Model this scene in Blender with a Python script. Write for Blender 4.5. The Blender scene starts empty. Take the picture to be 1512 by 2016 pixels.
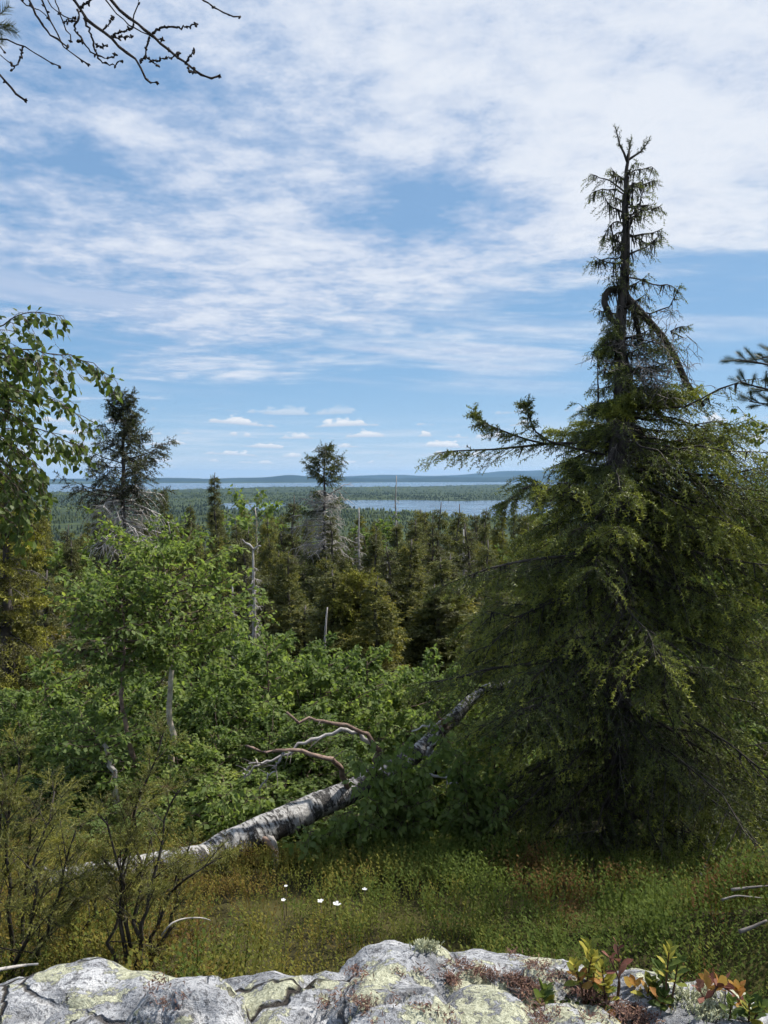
import bpy, math, os
import numpy as np

# ------------------------------------------------------------------ camera, sky, sun, exposure
scene = bpy.context.scene
COL = scene.collection
R = math.radians
F, CX, CY, PITCH = 1540.0, 756.0, 1008.0, R(2.6)

cam_data = bpy.data.cameras.new('camera')
cam = bpy.data.objects.new('camera', cam_data)
COL.objects.link(cam)
cam_data.sensor_fit = 'VERTICAL'
cam_data.sensor_height = 36.0
cam_data.lens = 36.0 * F / 2016.0
cam_data.clip_start = 0.05
cam_data.clip_end = 120000
cam.location = (0, 0, 0)
cam.rotation_euler = (R(90) - PITCH, 0, 0)
scene.camera = cam

SUN_EL, SUN_AZ = R(52), R(64)          # azimuth measured from +Y (the view) towards +X
world = bpy.data.worlds.new('World')
scene.world = world
world.use_nodes = True
world.cycles.sampling_method = 'MANUAL'
world.cycles.sample_map_resolution = 256


class Nodes:
    """small helper round a node tree"""
    def __init__(s, tree):
        s.t = tree
        s.n = tree.nodes
        s.l = tree.links

    def new(s, kind, **props):
        n = s.n.new('ShaderNode' + kind)
        for k, v in props.items():
            setattr(n, k, v)
        return n

    def put(s, sock, v):
        if isinstance(v, bpy.types.NodeSocket):
            s.l.new(v, sock)
        elif isinstance(v, (tuple, list)) and len(v) == 3 and sock.type == 'RGBA':
            sock.default_value = (*v, 1)
        else:
            sock.default_value = v

    def math(s, op, a, b=0.0, c=0.0, clamp=False):
        n = s.new('Math', operation=op, use_clamp=clamp)
        for i, v in enumerate((a, b, c)):
            s.put(n.inputs[i], v)
        return n.outputs[0]

    def smooth(s, v, lo, hi, a=0.0, b=1.0, mode='SMOOTHSTEP'):
        n = s.new('MapRange', interpolation_type=mode)
        for i, x in enumerate((v, lo, hi, a, b)):
            s.put(n.inputs[i], x)
        return n.outputs[0]

    def mix(s, f, a, b, blend='MIX'):
        n = s.new('Mix', data_type='RGBA', blend_type=blend)
        s.put(n.inputs[0], f)
        s.put(n.inputs[6], a)
        s.put(n.inputs[7], b)
        return n.outputs[2]

    def noise(s, vec, scale, detail=4.0, rough=0.5, dist=0.0, color=False):
        n = s.new('TexNoise')
        s.put(n.inputs['Vector'], vec)
        n.inputs['Scale'].default_value = scale
        n.inputs['Detail'].default_value = detail
        n.inputs['Roughness'].default_value = rough
        n.inputs['Distortion'].default_value = dist
        return n.outputs['Color' if color else 'Fac']

    def combine(s, x, y, z=0.0):
        n = s.new('CombineXYZ')
        for i, v in enumerate((x, y, z)):
            s.put(n.inputs[i], v)
        return n.outputs[0]

    def gauss(s, u, u0, su, v, v0, sv):
        a = s.math('POWER', s.math('ABSOLUTE', s.math('DIVIDE', s.math('SUBTRACT', u, u0), su)), 2.0)
        b = s.math('POWER', s.math('ABSOLUTE', s.math('DIVIDE', s.math('SUBTRACT', v, v0), sv)), 2.0)
        return s.math('POWER', 2.718, s.math('MULTIPLY', s.math('ADD', a, b), -1.0))

    def ramp(s, fac, stops, interp='LINEAR'):
        n = s.new('ValToRGB')
        n.color_ramp.interpolation = interp
        e = n.color_ramp.elements
        while len(e) > 1:
            e.remove(e[-1])
        e[0].position, e[0].color = stops[0][0], (*stops[0][1], 1)
        for p, c in stops[1:]:
            k = e.new(p)
            k.color = (*c, 1)
        s.put(n.inputs[0], fac)
        return n.outputs[0]


def build_sky():
    g = Nodes(world.node_tree)
    g.n.clear()
    sky = g.new('TexSky', sky_type='NISHITA', sun_disc=False)
    sky.sun_elevation, sky.sun_rotation = SUN_EL, SUN_AZ
    sky.altitude, sky.air_density, sky.dust_density, sky.ozone_density = 250, 0.6, 0.0, 3.0
    rgb = g.new('SeparateColor')
    g.l.new(sky.outputs[0], rgb.inputs[0])
    join = g.new('CombineColor')                       # the clear sky with a phone camera's soft highlight response
    for i, (k, e) in enumerate(((0.164, 0.67), (0.272, 0.45), (0.420, 0.32))):
        g.put(join.inputs[i], g.math('MULTIPLY', g.math('POWER', rgb.outputs[i], e), k))
    blue = join.outputs[0]

    tc = g.new('TexCoord')
    sp = g.new('SeparateXYZ')
    g.l.new(tc.outputs['Generated'], sp.inputs[0])
    x, y = sp.outputs[0], sp.outputs[1]
    z = g.math('MAXIMUM', sp.outputs[2], 0.0)
    den = g.math('ADD', z, 0.07)
    q = g.combine(g.math('DIVIDE', x, den), g.math('DIVIDE', y, den), 3.0)     # the high cloud sheet, seen in perspective
    u = g.math('DIVIDE', x, g.math('MAXIMUM', y, 0.3))

    n1 = g.noise(q, 0.55, 2, 0.55, 0.0)
    rot = g.new('Mapping')
    g.l.new(q, rot.inputs[0])
    rot.inputs['Rotation'].default_value = (0, 0, R(-24))
    rot.inputs['Scale'].default_value = (0.95, 1.5, 1)
    n2 = g.noise(rot.outputs[0], 1.5, 6, 0.64, 0.4)
    n3 = g.noise(q, 5.6, 5, 0.68)

    # lower edge of the sheet falls towards the left of the view
    edge = g.smooth(u, -0.45, 0.55, 0.115, 0.275, 'LINEAR')
    sheet = g.smooth(g.math('ADD', g.math('SUBTRACT', z, edge),
                            g.math('ADD', g.math('MULTIPLY', g.math('SUBTRACT', n2, 0.5), 0.30),
                                   g.math('MULTIPLY', g.math('SUBTRACT', n1, 0.5), 0.16))), -0.05, 0.07)
    # how thick the sheet is
    th = g.smooth(u, -0.55, 0.30, 0.62, 0.90)
    th = g.math('ADD', th, g.math('MULTIPLY', g.math('SUBTRACT', n1, 0.5), 0.85))
    th = g.math('ADD', th, g.math('MULTIPLY', g.math('SUBTRACT', n2, 0.5), 1.25))
    th = g.math('ADD', th, g.math('MULTIPLY', g.math('SUBTRACT', n3, 0.5), 1.75))
    th = g.math('SUBTRACT', th, g.math('MULTIPLY', g.gauss(u, 0.04, 0.13, z, 0.318, 0.040), 0.75))
    th = g.math('SUBTRACT', th, g.math('MULTIPLY', g.gauss(u, -0.44, 0.17, z, 0.338, 0.026), 0.30))
    th = g.math('SUBTRACT', th, g.math('MULTIPLY', g.gauss(u, -0.30, 0.22, z, 0.43, 0.045), 0.20))
    th = g.math('ADD', th, g.math('MULTIPLY', g.gauss(u, -0.25, 0.12, z, 0.375, 0.03), 0.22))
    th = g.math('ADD', th, g.math('MULTIPLY', g.gauss(u, 0.33, 0.25, z, 0.38, 0.12), 0.35))
    th = g.math('ADD', th, g.math('MULTIPLY', g.gauss(u, 0.1, 0.3, z, 0.50, 0.06), 0.20))
    mask = g.math('MULTIPLY', sheet, g.smooth(th, 0.05, 0.95))
    # thin streaks low on the left
    st = g.noise(g.combine(g.math('MULTIPLY', u, 3.0), g.math('ADD', g.math('MULTIPLY', z, 42.0), g.math('MULTIPLY', u, 3.2)), 7.3), 1.0, 3, 0.55)
    streak = g.math('MULTIPLY', g.smooth(st, 0.44, 0.70), g.math('MULTIPLY', g.smooth(z, 0.085, 0.13), g.smooth(z, 0.32, 0.20)))
    mask = g.math('MAXIMUM', mask, g.math('MULTIPLY', streak, g.smooth(u, 0.7, -0.05, 0.25, 0.85)))
    # thin veil all over the high sky
    mask = g.math('MAXIMUM', mask, g.math('MULTIPLY', g.smooth(z, 0.12, 0.34), 0.18))
    dens = g.smooth(th, 0.5, 1.35)
    cloud = g.mix(dens, (0.50, 0.60, 0.79), (0.78, 0.83, 0.915))
    col = g.mix(mask, blue, cloud)

    # small flat-based cumulus standing along the horizon
    bil = g.noise(g.combine(g.math('MULTIPLY', u, 70.0), g.math('MULTIPLY', z, 190.0), 4.2), 1.0, 3, 0.6)
    wave = g.noise(g.combine(g.math('MULTIPLY', u, 5.0), 0.0, 2.2), 1.0, 1, 0.5)
    row = g.math('ADD', g.math('MULTIPLY', g.math('POWER', g.math('ADD', z, 0.004), 0.55), 36.0), g.math('MULTIPLY', wave, 1.6))
    k = g.math('FLOOR', row)
    f = g.math('SUBTRACT', row, k)                     # height within its row: flat base at 0
    heap = g.noise(g.combine(g.math('ADD', g.math('MULTIPLY', u, 15.0), g.math('MULTIPLY', k, 7.31)), g.math('MULTIPLY', k, 3.7), 0.5), 1.0, 3, 0.62)
    h = g.math('MULTIPLY', g.math('SUBTRACT', heap, 0.462), 4.2)
    h = g.math('MINIMUM', h, 0.88)
    h = g.math('ADD', h, g.math('MULTIPLY', g.math('SUBTRACT', bil, 0.5), 1.35))
    band = g.math('MULTIPLY', g.smooth(z, 0.006, 0.022), g.smooth(z, 0.096, 0.070))
    cm = g.math('MULTIPLY', g.smooth(g.math('SUBTRACT', h, f), 0.0, 0.30), g.math('MULTIPLY', g.smooth(f, 0.02, 0.16), band))
    veil = g.math('MULTIPLY', g.smooth(g.noise(g.combine(g.math('MULTIPLY', u, 7.0), g.math('MULTIPLY', z, 120.0), 1.0), 1.0, 3, 0.6), 0.40, 0.72),
                  g.math('MULTIPLY', g.smooth(z, 0.0, 0.02), g.smooth(z, 0.085, 0.05)))
    lit = g.smooth(f, 0.10, 0.50)
    puff = g.mix(lit, (0.58, 0.66, 0.78), (0.88, 0.90, 0.93))
    col = g.mix(g.math('MULTIPLY', veil, 0.55), col, (0.66, 0.75, 0.87))
    col = g.mix(g.math('MULTIPLY', cm, 0.92), col, puff)

    bg = g.new('Background')
    g.l.new(col, bg.inputs[0])
    bg.inputs[1].default_value = 0.60
    out = g.new('OutputWorld')
    g.l.new(bg.outputs[0], out.inputs[0])


build_sky()

sun_data = bpy.data.lights.new('sun', 'SUN')
sun = bpy.data.objects.new('sun', sun_data)
COL.objects.link(sun)
sun_data.energy = 4.3
sun_data.angle = R(1.5)
sun_data.color = (1.0, 0.955, 0.88)
sun.rotation_euler = (R(90) - SUN_EL, 0, R(180) - SUN_AZ)
sun.location = (40, 60, 80)

vs = scene.view_settings
vs.view_transform, vs.look, vs.exposure, vs.gamma = 'Standard', 'None', 0.78, 1.0
vs.use_curve_mapping = False
cy = scene.cycles
cy.use_denoising = True
cy.use_adaptive_sampling, cy.adaptive_threshold, cy.adaptive_min_samples = True, 0.03, 8
cy.max_bounces, cy.diffuse_bounces, cy.glossy_bounces, cy.transmission_bounces = 9, 7, 2, 6
cy.transparent_max_bounces, cy.volume_bounces = 4, 0
cy.sample_clamp_indirect = 6.0
cy.caustics_reflective = cy.caustics_refractive = False

# ------------------------------------------------------------------ helpers
UP = np.array((0.0, 0.0, 1.0))


def ray(px, py):
    u, v = (px - CX) / F, (CY - py) / F
    c, s = math.cos(PITCH), math.sin(PITCH)
    return np.array((u, c + v * s, v * c - s))


def at(px, py, d):
    """the place that stands at depth d (metres along the view) where the photograph shows it"""
    r = ray(px, py)
    return r * (d / r[1])


def path(pts):
    """[(px, py, depth), ...] -> world points"""
    return np.array([at(*p) for p in pts])


def unit(a):
    return a / np.maximum(np.linalg.norm(a, axis=-1, keepdims=True), 1e-9)


def hash3(ix, iy, iz, seed=0):
    h = (ix.astype(np.int64) * 374761393 + iy.astype(np.int64) * 668265263 + iz.astype(np.int64) * 2147483647 + seed * 974634777) & 0xffffffff
    h = ((h ^ (h >> 13)) * 1274126177) & 0xffffffff
    h = ((h ^ (h >> 16)) * 2246822519) & 0xffffffff
    return ((h ^ (h >> 15)) & 0xffffff) / float(0xffffff)


def vnoise(p, seed=0):
    """smooth value noise in 0..1 at points p (N,3)"""
    p = np.asarray(p, float)
    i = np.floor(p)
    f = p - i
    f = f * f * (3 - 2 * f)
    i = i.astype(np.int64)
    out = 0
    for dx in (0, 1):
        for dy in (0, 1):
            for dz in (0, 1):
                w = (f[:, 0] if dx else 1 - f[:, 0]) * (f[:, 1] if dy else 1 - f[:, 1]) * (f[:, 2] if dz else 1 - f[:, 2])
                out = out + w * hash3(i[:, 0] + dx, i[:, 1] + dy, i[:, 2] + dz, seed)
    return out


def fbm(p, octaves=4, seed=0, gain=0.5):
    p = np.asarray(p, float)
    a, s, n = 1.0, 0.0, 0.0
    for o in range(octaves):
        s = s + a * vnoise(p * 2 ** o + 17.3 * o, seed + o)
        n += a
        a *= gain
    return s / n


class MB:
    """collects geometry for one mesh; every vertex carries a 'tint' value"""
    def __init__(s):
        s.v, s.f, s.t, s.n = [], [], [], 0

    def add(s, v, f, tint=0.5):
        v = np.asarray(v, float).reshape(-1, 3)
        f = np.asarray(f, np.int64)
        s.v.append(v)
        s.f.append(f + s.n)
        s.t.append(np.broadcast_to(np.asarray(tint, float), (len(v),)))
        s.n += len(v)

    def tubes(s, P, rad, sides=5, tint=0.5, cap=True):
        """P (B,K,3) polylines, rad (B,K)"""
        P = np.asarray(P, float)
        if P.ndim == 2:
            P = P[None]
        B, K, _ = P.shape
        rad = np.broadcast_to(np.asarray(rad, float), (B, K))
        T = unit(np.gradient(P, axis=1))
        ref = np.where(np.abs(T[:, :1, 2:3]).repeat(K, 1) > 0.8, np.array((1.0, 0, 0)), UP)
        n = unit(np.cross(T, ref))
        b = np.cross(T, n)
        ang = np.arange(sides) / sides * 2 * math.pi
        ring = n[:, :, None] * np.cos(ang)[:, None] + b[:, :, None] * np.sin(ang)[:, None]
        V = P[:, :, None] + ring * rad[:, :, None, None]
        k, j = np.meshgrid(np.arange(K - 1), np.arange(sides), indexing='ij')
        j2 = (j + 1) % sides
        f = np.stack([k * sides + j, k * sides + j2, (k + 1) * sides + j2, (k + 1) * sides + j], -1).reshape(-1, 4)
        fa = (f[None] + (np.arange(B) * K * sides)[:, None, None]).reshape(-1, 4)
        t = np.asarray(tint, float)
        if t.ndim == 1:
            t = np.repeat(t, K * sides)
        s.add(V, fa, t)
        if cap and sides >= 5:
            for bb in range(B):
                e = np.arange(sides) + s.n - (B - bb) * K * sides
                s.f.append(e[None, ::-1])
                s.f.append((e + (K - 1) * sides)[None])

    def stamp(s, tv, tf, O, D, N, ln, wd, tint):
        """copies of a template (tv, tf; x along, y across, z normal) at O along D"""
        D = unit(D)
        Y = unit(np.cross(N, D))
        Z = np.cross(D, Y)
        ln = np.broadcast_to(ln, (len(O),))
        wd = np.broadcast_to(wd, (len(O),))
        V = (O[:, None] + tv[None, :, 0, None] * (D * ln[:, None])[:, None] + tv[None, :, 1, None] * (Y * wd[:, None])[:, None]
             + tv[None, :, 2, None] * (Z * wd[:, None])[:, None])
        f = (tf[None] + (np.arange(len(O)) * len(tv))[:, None, None]).reshape(-1, tf.shape[1])
        t = np.asarray(tint, float)
        if t.ndim == 1:
            t = np.repeat(t, len(tv))
        s.add(V, f, t)

    def mesh(s, name, smooth=False):
        me = bpy.data.meshes.new(name)
        v = np.concatenate(s.v).astype(np.float32)
        sizes = np.concatenate([np.full(len(f), f.shape[1]) for f in s.f])
        loops = np.concatenate([f.ravel() for f in s.f])
        me.vertices.add(len(v))
        me.vertices.foreach_set('co', v.ravel())
        me.loops.add(len(loops))
        me.loops.foreach_set('vertex_index', loops.astype(np.int32))
        me.polygons.add(len(sizes))
        me.polygons.foreach_set('loop_start', np.concatenate([[0], np.cumsum(sizes)[:-1]]).astype(np.int32))
        a = me.attributes.new('tint', 'FLOAT', 'POINT')
        a.data.foreach_set('value', np.concatenate(s.t).astype(np.float32))
        me.update(calc_edges=True)
        if smooth:
            me.shade_smooth()
        return me

    def build(s, name, mat, parent=None, smooth=False, kind=None):
        me = s.mesh(name, smooth)
        me.materials.append(mat)
        return link(name, me, parent, kind)


def link(name, me, parent=None, kind=None):
    o = bpy.data.objects.new(name, me)
    COL.objects.link(o)
    o.parent = parent
    if kind:
        o['kind'] = kind
    return o


def tag(o, label, cat, group=None, kind=None):
    o['label'] = label
    o['category'] = cat
    if group:
        o['group'] = group
    if kind:
        o['kind'] = kind
    return o


def thing(name, loc, label, cat, group=None, rz=0.0, sc=1.0):
    o = bpy.data.objects.new(name, None)
    COL.objects.link(o)
    o.location = loc
    o.rotation_euler = (0, 0, rz)
    o.scale = (sc, sc, sc) if np.isscalar(sc) else sc
    return tag(o, label, cat, group)


def copy_thing(src, loc, label, rz=0.0, sc=1.0, group=None):
    o = src.copy()
    COL.objects.link(o)
    o.location = loc
    o.rotation_euler = (0, 0, rz)
    o.scale = (sc, sc, sc) if np.isscalar(sc) else sc
    o['label'] = label
    if group:
        o['group'] = group
    for ch in src.children:
        c = ch.copy()
        COL.objects.link(c)
        c.parent = o
        for gr in ch.children:
            d = gr.copy()
            COL.objects.link(d)
            d.parent = c
    return o


# ------------------------------------------------------------------ materials
def material(name):
    m = bpy.data.materials.new(name)
    m.use_nodes = True
    g = Nodes(m.node_tree)
    g.n.clear()
    out = g.new('OutputMaterial')
    return m, g, out


def attr(g, name='tint'):
    return g.new('Attribute', attribute_name=name).outputs['Fac']


def leaf_material(name, stops, trans=0.35, rough=0.55, spec=0.3, vary=0.25, warm=None):
    """foliage: colour from each leaf's own tint, light passing through the blade"""
    m, g, out = material(name)
    t = attr(g)
    rnd = g.new('ObjectInfo').outputs['Random']
    t = g.math('ADD', t, g.math('MULTIPLY', g.math('SUBTRACT', rnd, 0.5), vary))
    c = g.ramp(t, stops)
    p = g.new('BsdfPrincipled')
    g.l.new(c, p.inputs['Base Color'])
    p.inputs['Roughness'].default_value = rough
    p.inputs['Specular IOR Level'].default_value = spec
    tr = g.new('BsdfTranslucent')
    g.l.new(g.mix(1.0, c, warm or (1.08, 1.15, 0.60), 'MULTIPLY'), tr.inputs[0])
    mx = g.new('MixShader')
    mx.inputs[0].default_value = trans
    g.l.new(p.outputs[0], mx.inputs[1])
    g.l.new(tr.outputs[0], mx.inputs[2])
    g.l.new(mx.outputs[0], out.inputs[0])
    return m


def bark_material(name, dark, light, scale=9.0, bump=0.6, stretch=(1, 1, 0.3), tinted=0.0):
    m, g, out = material(name)
    tc = g.new('TexCoord')
    mp = g.new('Mapping')
    g.l.new(tc.outputs['Object'], mp.inputs[0])
    mp.inputs['Scale'].default_value = stretch
    n = g.noise(mp.outputs[0], scale, 6, 0.65, 0.3)
    n2 = g.noise(tc.outputs['Object'], scale * 0.35, 3, 0.5)
    f = g.smooth(g.math('ADD', g.math('MULTIPLY', n, 0.7), g.math('MULTIPLY', n2, 0.3)), 0.33, 0.66)
    if tinted:
        f = g.math('ADD', f, g.math('MULTIPLY', g.math('SUBTRACT', attr(g), 0.5), tinted), clamp=True)
    p = g.new('BsdfPrincipled')
    g.l.new(g.mix(f, dark, light), p.inputs['Base Color'])
    p.inputs['Roughness'].default_value = 0.85
    p.inputs['Specular IOR Level'].default_value = 0.2
    b = g.new('Bump')
    b.inputs['Strength'].default_value = bump
    b.inputs['Distance'].default_value = 0.02
    g.l.new(n, b.inputs['Height'])
    g.l.new(b.outputs[0], p.inputs['Normal'])
    g.l.new(p.outputs[0], out.inputs[0])
    return m


def birch_bark(name, scale=1.0, stretch=(9, 9, 46), rot=(0, 0, 0)):
    """white papery bark, dark horizontal lenticels and black fissured patches"""
    m, g, out = material(name)
    tc = g.new('TexCoord').outputs['Object']
    mp = g.new('Mapping')
    g.l.new(tc, mp.inputs[0])
    mp.vector_type = 'TEXTURE'
    mp.inputs['Rotation'].default_value = rot
    mp.inputs['Scale'].default_value = [1 / (q * scale) for q in stretch]
    lent = g.noise(mp.outputs[0], 1.0, 3, 0.6)
    patch = g.math('ADD', g.math('MULTIPLY', g.noise(tc, 6.0 * scale, 6, 0.68, 0.4), 0.6), g.math('MULTIPLY', lent, 0.4))
    fine = g.noise(tc, 42 * scale, 4, 0.6)
    base = g.mix(g.smooth(fine, 0.35, 0.7), (0.25, 0.238, 0.225), (0.48, 0.466, 0.445))
    base = g.mix(g.smooth(lent, 0.56, 0.66), base, (0.085, 0.075, 0.065))
    base = g.mix(g.smooth(g.math('ADD', patch, g.math('MULTIPLY', g.math('SUBTRACT', fine, 0.5), 0.25)), 0.45, 0.53), base, (0.035, 0.031, 0.028))
    p = g.new('BsdfPrincipled')
    g.l.new(base, p.inputs['Base Color'])
    p.inputs['Roughness'].default_value = 0.7
    b = g.new('Bump')
    b.inputs['Strength'].default_value = 0.7
    b.inputs['Distance'].default_value = 0.012
    g.l.new(g.math('SUBTRACT', fine, g.math('MULTIPLY', g.smooth(patch, 0.48, 0.6), 0.8)), b.inputs['Height'])
    g.l.new(b.outputs[0], p.inputs['Normal'])
    g.l.new(p.outputs[0], out.inputs[0])
    return m


M = {}
M['needle'] = leaf_material('spruce needles', [(0.0, (0.050, 0.050, 0.034)), (0.25, (0.078, 0.090, 0.038)), (0.55, (0.120, 0.140, 0.042)), (0.85, (0.20, 0.22, 0.048)), (1.0, (0.29, 0.30, 0.055))], trans=0.30)
M['needle_far'] = leaf_material('forest spruce needles', [(0.0, (0.088, 0.084, 0.046)), (0.3, (0.108, 0.116, 0.047)), (0.6, (0.155, 0.162, 0.050)), (0.9, (0.27, 0.240, 0.05)), (1.0, (0.32, 0.27, 0.05))], trans=0.36, vary=0.30)
M['needle_yellow'] = leaf_material('fresh yellow spruce needles', [(0.0, (0.060, 0.060, 0.026)), (0.35, (0.13, 0.125, 0.032)), (0.7, (0.24, 0.235, 0.042)), (1.0, (0.36, 0.335, 0.048))], trans=0.36, vary=0.2)
M['pine'] = leaf_material('pine needles', [(0.0, (0.022, 0.035, 0.016)), (0.6, (0.045, 0.065, 0.024)), (1.0, (0.11, 0.11, 0.03))], trans=0.15, vary=0.1)
M['birch_leaf'] = leaf_material('birch leaves', [(0.0, (0.085, 0.125, 0.046)), (0.5, (0.15, 0.205, 0.068)), (0.85, (0.235, 0.295, 0.088)), (1.0, (0.31, 0.35, 0.10))], trans=0.55, rough=0.6, spec=0.2)
M['near_leaf'] = leaf_material('near birch leaves', [(0.0, (0.065, 0.095, 0.028)), (0.5, (0.110, 0.150, 0.038)), (1.0, (0.16, 0.205, 0.048))], trans=0.46, rough=0.5, spec=0.3, vary=0.5)
M['juniper'] = leaf_material('juniper needles', [(0.0, (0.12, 0.078, 0.040)), (0.3, (0.12, 0.120, 0.045)), (0.65, (0.18, 0.185, 0.055)), (1.0, (0.30, 0.28, 0.06))], trans=0.36, vary=0.15)
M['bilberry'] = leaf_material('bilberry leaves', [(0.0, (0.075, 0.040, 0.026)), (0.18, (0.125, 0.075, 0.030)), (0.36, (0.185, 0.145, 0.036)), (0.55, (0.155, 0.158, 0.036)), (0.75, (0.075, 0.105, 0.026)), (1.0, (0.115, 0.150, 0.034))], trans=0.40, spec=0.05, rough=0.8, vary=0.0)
M['bark'] = bark_material('spruce bark', (0.030, 0.026, 0.024), (0.115, 0.100, 0.090), 14)
M['twig'] = bark_material('spruce twigs', (0.030, 0.026, 0.022), (0.085, 0.072, 0.060), 20, 0.2, tinted=0.8)
M['lichen_hair'] = bark_material('beard lichen', (0.016, 0.015, 0.013), (0.05, 0.046, 0.038), 20, 0.1)
M['dead'] = bark_material('weathered dead wood', (0.20, 0.18, 0.165), (0.50, 0.47, 0.44), 12, 0.5)
M['dead_dark'] = bark_material('dead spruce twigs', (0.075, 0.065, 0.058), (0.23, 0.205, 0.185), 12, 0.3)
M['birch_bark'] = birch_bark('birch bark')
M['log_bark'] = birch_bark('fallen birch bark', 1.0, (50, 10, 10), (0, R(-14), R(33)))
M['birch_stem'] = bark_material('young birch bark', (0.28, 0.225, 0.17), (0.62, 0.55, 0.46), 7, 0.3, (1, 1, 2.0))
M['birch_red'] = bark_material('reddish birch bark', (0.10, 0.065, 0.05), (0.30, 0.215, 0.17), 9, 0.4, (1, 1, 2.0))
M['birch_twig'] = bark_material('birch twigs', (0.045, 0.032, 0.026), (0.12, 0.09, 0.07), 20, 0.2)
M['pine_twig'] = bark_material('bare pine twigs', (0.030, 0.024, 0.022), (0.085, 0.068, 0.058), 60, 0.9)
M['white'] = bark_material('white petals', (0.50, 0.50, 0.48), (0.66, 0.66, 0.65), 30, 0.1)


def ground_material():
    m, g, out = material('forest floor and far forest')
    pos = g.new('NewGeometry').outputs['Position']
    n = g.noise(pos, 1.6, 6, 0.65)
    n2 = g.noise(pos, 0.004, 5, 0.6)
    n3 = g.noise(pos, 0.03, 4, 0.6)
    near = g.mix(g.smooth(n, 0.35, 0.65), (0.034, 0.030, 0.016), (0.072, 0.066, 0.024))
    far = g.mix(g.smooth(n2, 0.40, 0.60), (0.028, 0.040, 0.020), (0.060, 0.078, 0.028))
    far = g.mix(g.smooth(n3, 0.4, 0.7), far, (0.020, 0.028, 0.016))
    sp = g.new('SeparateXYZ')
    g.l.new(pos, sp.inputs[0])
    c = g.mix(g.smooth(sp.outputs[1], 60, 250), near, far)
    p = g.new('BsdfPrincipled')
    g.l.new(c, p.inputs['Base Color'])
    p.inputs['Roughness'].default_value = 0.95
    p.inputs['Specular IOR Level'].default_value = 0.05
    b = g.new('Bump')
    b.inputs['Strength'].default_value = 0.8
    b.inputs['Distance'].default_value = 0.05
    g.l.new(n, b.inputs['Height'])
    g.l.new(b.outputs[0], p.inputs['Normal'])
    g.l.new(p.outputs[0], out.inputs[0])
    return m


def water_material():
    m, g, out = material('lake water')
    pos = g.new('NewGeometry').outputs['Position']
    mp = g.new('Mapping')
    g.l.new(pos, mp.inputs[0])
    mp.inputs['Scale'].default_value = (0.006, 0.02, 1)
    p = g.new('BsdfPrincipled')
    p.inputs['Base Color'].default_value = (0.012, 0.024, 0.040, 1)
    p.inputs['IOR'].default_value = 1.33
    g.l.new(g.smooth(g.noise(mp.outputs[0], 1.0, 3, 0.6), 0.4, 0.7, 0.12, 0.28), p.inputs['Roughness'])
    b = g.new('Bump')
    b.inputs['Strength'].default_value = 0.25
    b.inputs['Distance'].default_value = 0.3
    g.l.new(g.noise(pos, 0.35, 3, 0.6), b.inputs['Height'])
    g.l.new(b.outputs[0], p.inputs['Normal'])
    g.l.new(p.outputs[0], out.inputs[0])
    return m


def far_forest_material():
    m, g, out = material('distant conifers')
    t = attr(g)
    c = g.ramp(t, [(0.0, (0.022, 0.030, 0.016)), (0.5, (0.040, 0.052, 0.020)), (0.85, (0.085, 0.105, 0.030)), (1.0, (0.12, 0.14, 0.035))])
    p = g.new('BsdfPrincipled')
    g.l.new(c, p.inputs['Base Color'])
    p.inputs['Roughness'].default_value = 0.9
    p.inputs['Specular IOR Level'].default_value = 0.05
    g.l.new(p.outputs[0], out.inputs[0])
    return m


def hill_material():
    m, g, out = material('distant wooded hills')
    pos = g.new('NewGeometry').outputs['Position']
    n = g.noise(pos, 0.0012, 5, 0.6)
    p = g.new('BsdfPrincipled')
    g.l.new(g.mix(g.smooth(n, 0.4, 0.65), (0.012, 0.019, 0.014), (0.026, 0.036, 0.022)), p.inputs['Base Color'])
    p.inputs['Roughness'].default_value = 1.0
    p.inputs['Specular IOR Level'].default_value = 0.0
    g.l.new(p.outputs[0], out.inputs[0])
    return m


M['hills'] = hill_material()
M['ground'], M['water'], M['far'] = ground_material(), water_material(), far_forest_material()

# ------------------------------------------------------------------ terrain
ZW = -135.0                                            # level of both lakes
KD = np.array([0, 1.0, 2.4, 3.8, 5.5, 6.5, 9, 14, 20, 40, 60, 100, 200, 400, 800, 1500, 2600])
KZ = np.array([-1.62, -1.66, -1.95, -2.33, -2.76, -3.20, -4.25, -6.6, -9.4, -15.6, -20.5, -29.5, -50, -82, -113, -129, -131.5])
LPX = np.array([-4000, 425, 450, 500, 545, 566, 668, 690, 760, 820, 900, 1000, 1060, 1130, 6000.])
LN = np.array([3900, 3900, 3250, 3080, 3150, 3900, 4300, 3350, 3000, 2900, 2560, 2500, 2700, 4200, 4200.])
LF = np.array([3900, 3900, 3950, 4000, 3950, 3900, 4300, 4450, 4450, 4450, 4300, 4500, 4500, 4200, 4200.])
FPX = np.array([-9000, 80, 200, 320, 430, 560, 680, 800, 960, 1100, 1512, 9000.])
FN = np.array([6800, 6600, 6800, 7200, 7600, 8600, 9200, 10200, 12500, 13200, 13500, 13500.])
FF = np.array([13500, 13500, 14000, 15000, 15500, 16500, 17000, 18500, 20000, 20500, 20500, 20500.])


def lake_mask(x, y):
    """> 0 inside a lake (metres to the shore along the view)"""
    yy = np.maximum(y, 1.0)
    px = CX + F * x / yy
    w = (fbm(np.stack([x / 420, y / 420, x * 0], -1), 3, 5) - 0.5) * 260
    a = np.minimum(y - np.interp(px, LPX, LN) - w, np.interp(px, LPX, LF) + w - y)
    w2 = (fbm(np.stack([x / 1500, y / 2200, x * 0 + 3], -1), 4, 9) - 0.5) * 3400
    b = np.minimum(y - np.interp(px, FPX, FN) - w2, np.interp(px, FPX, FF) + w2 - y)
    return np.maximum(np.where(y > 2000, a, -999), np.where(y > 5000, b, -999))


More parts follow.
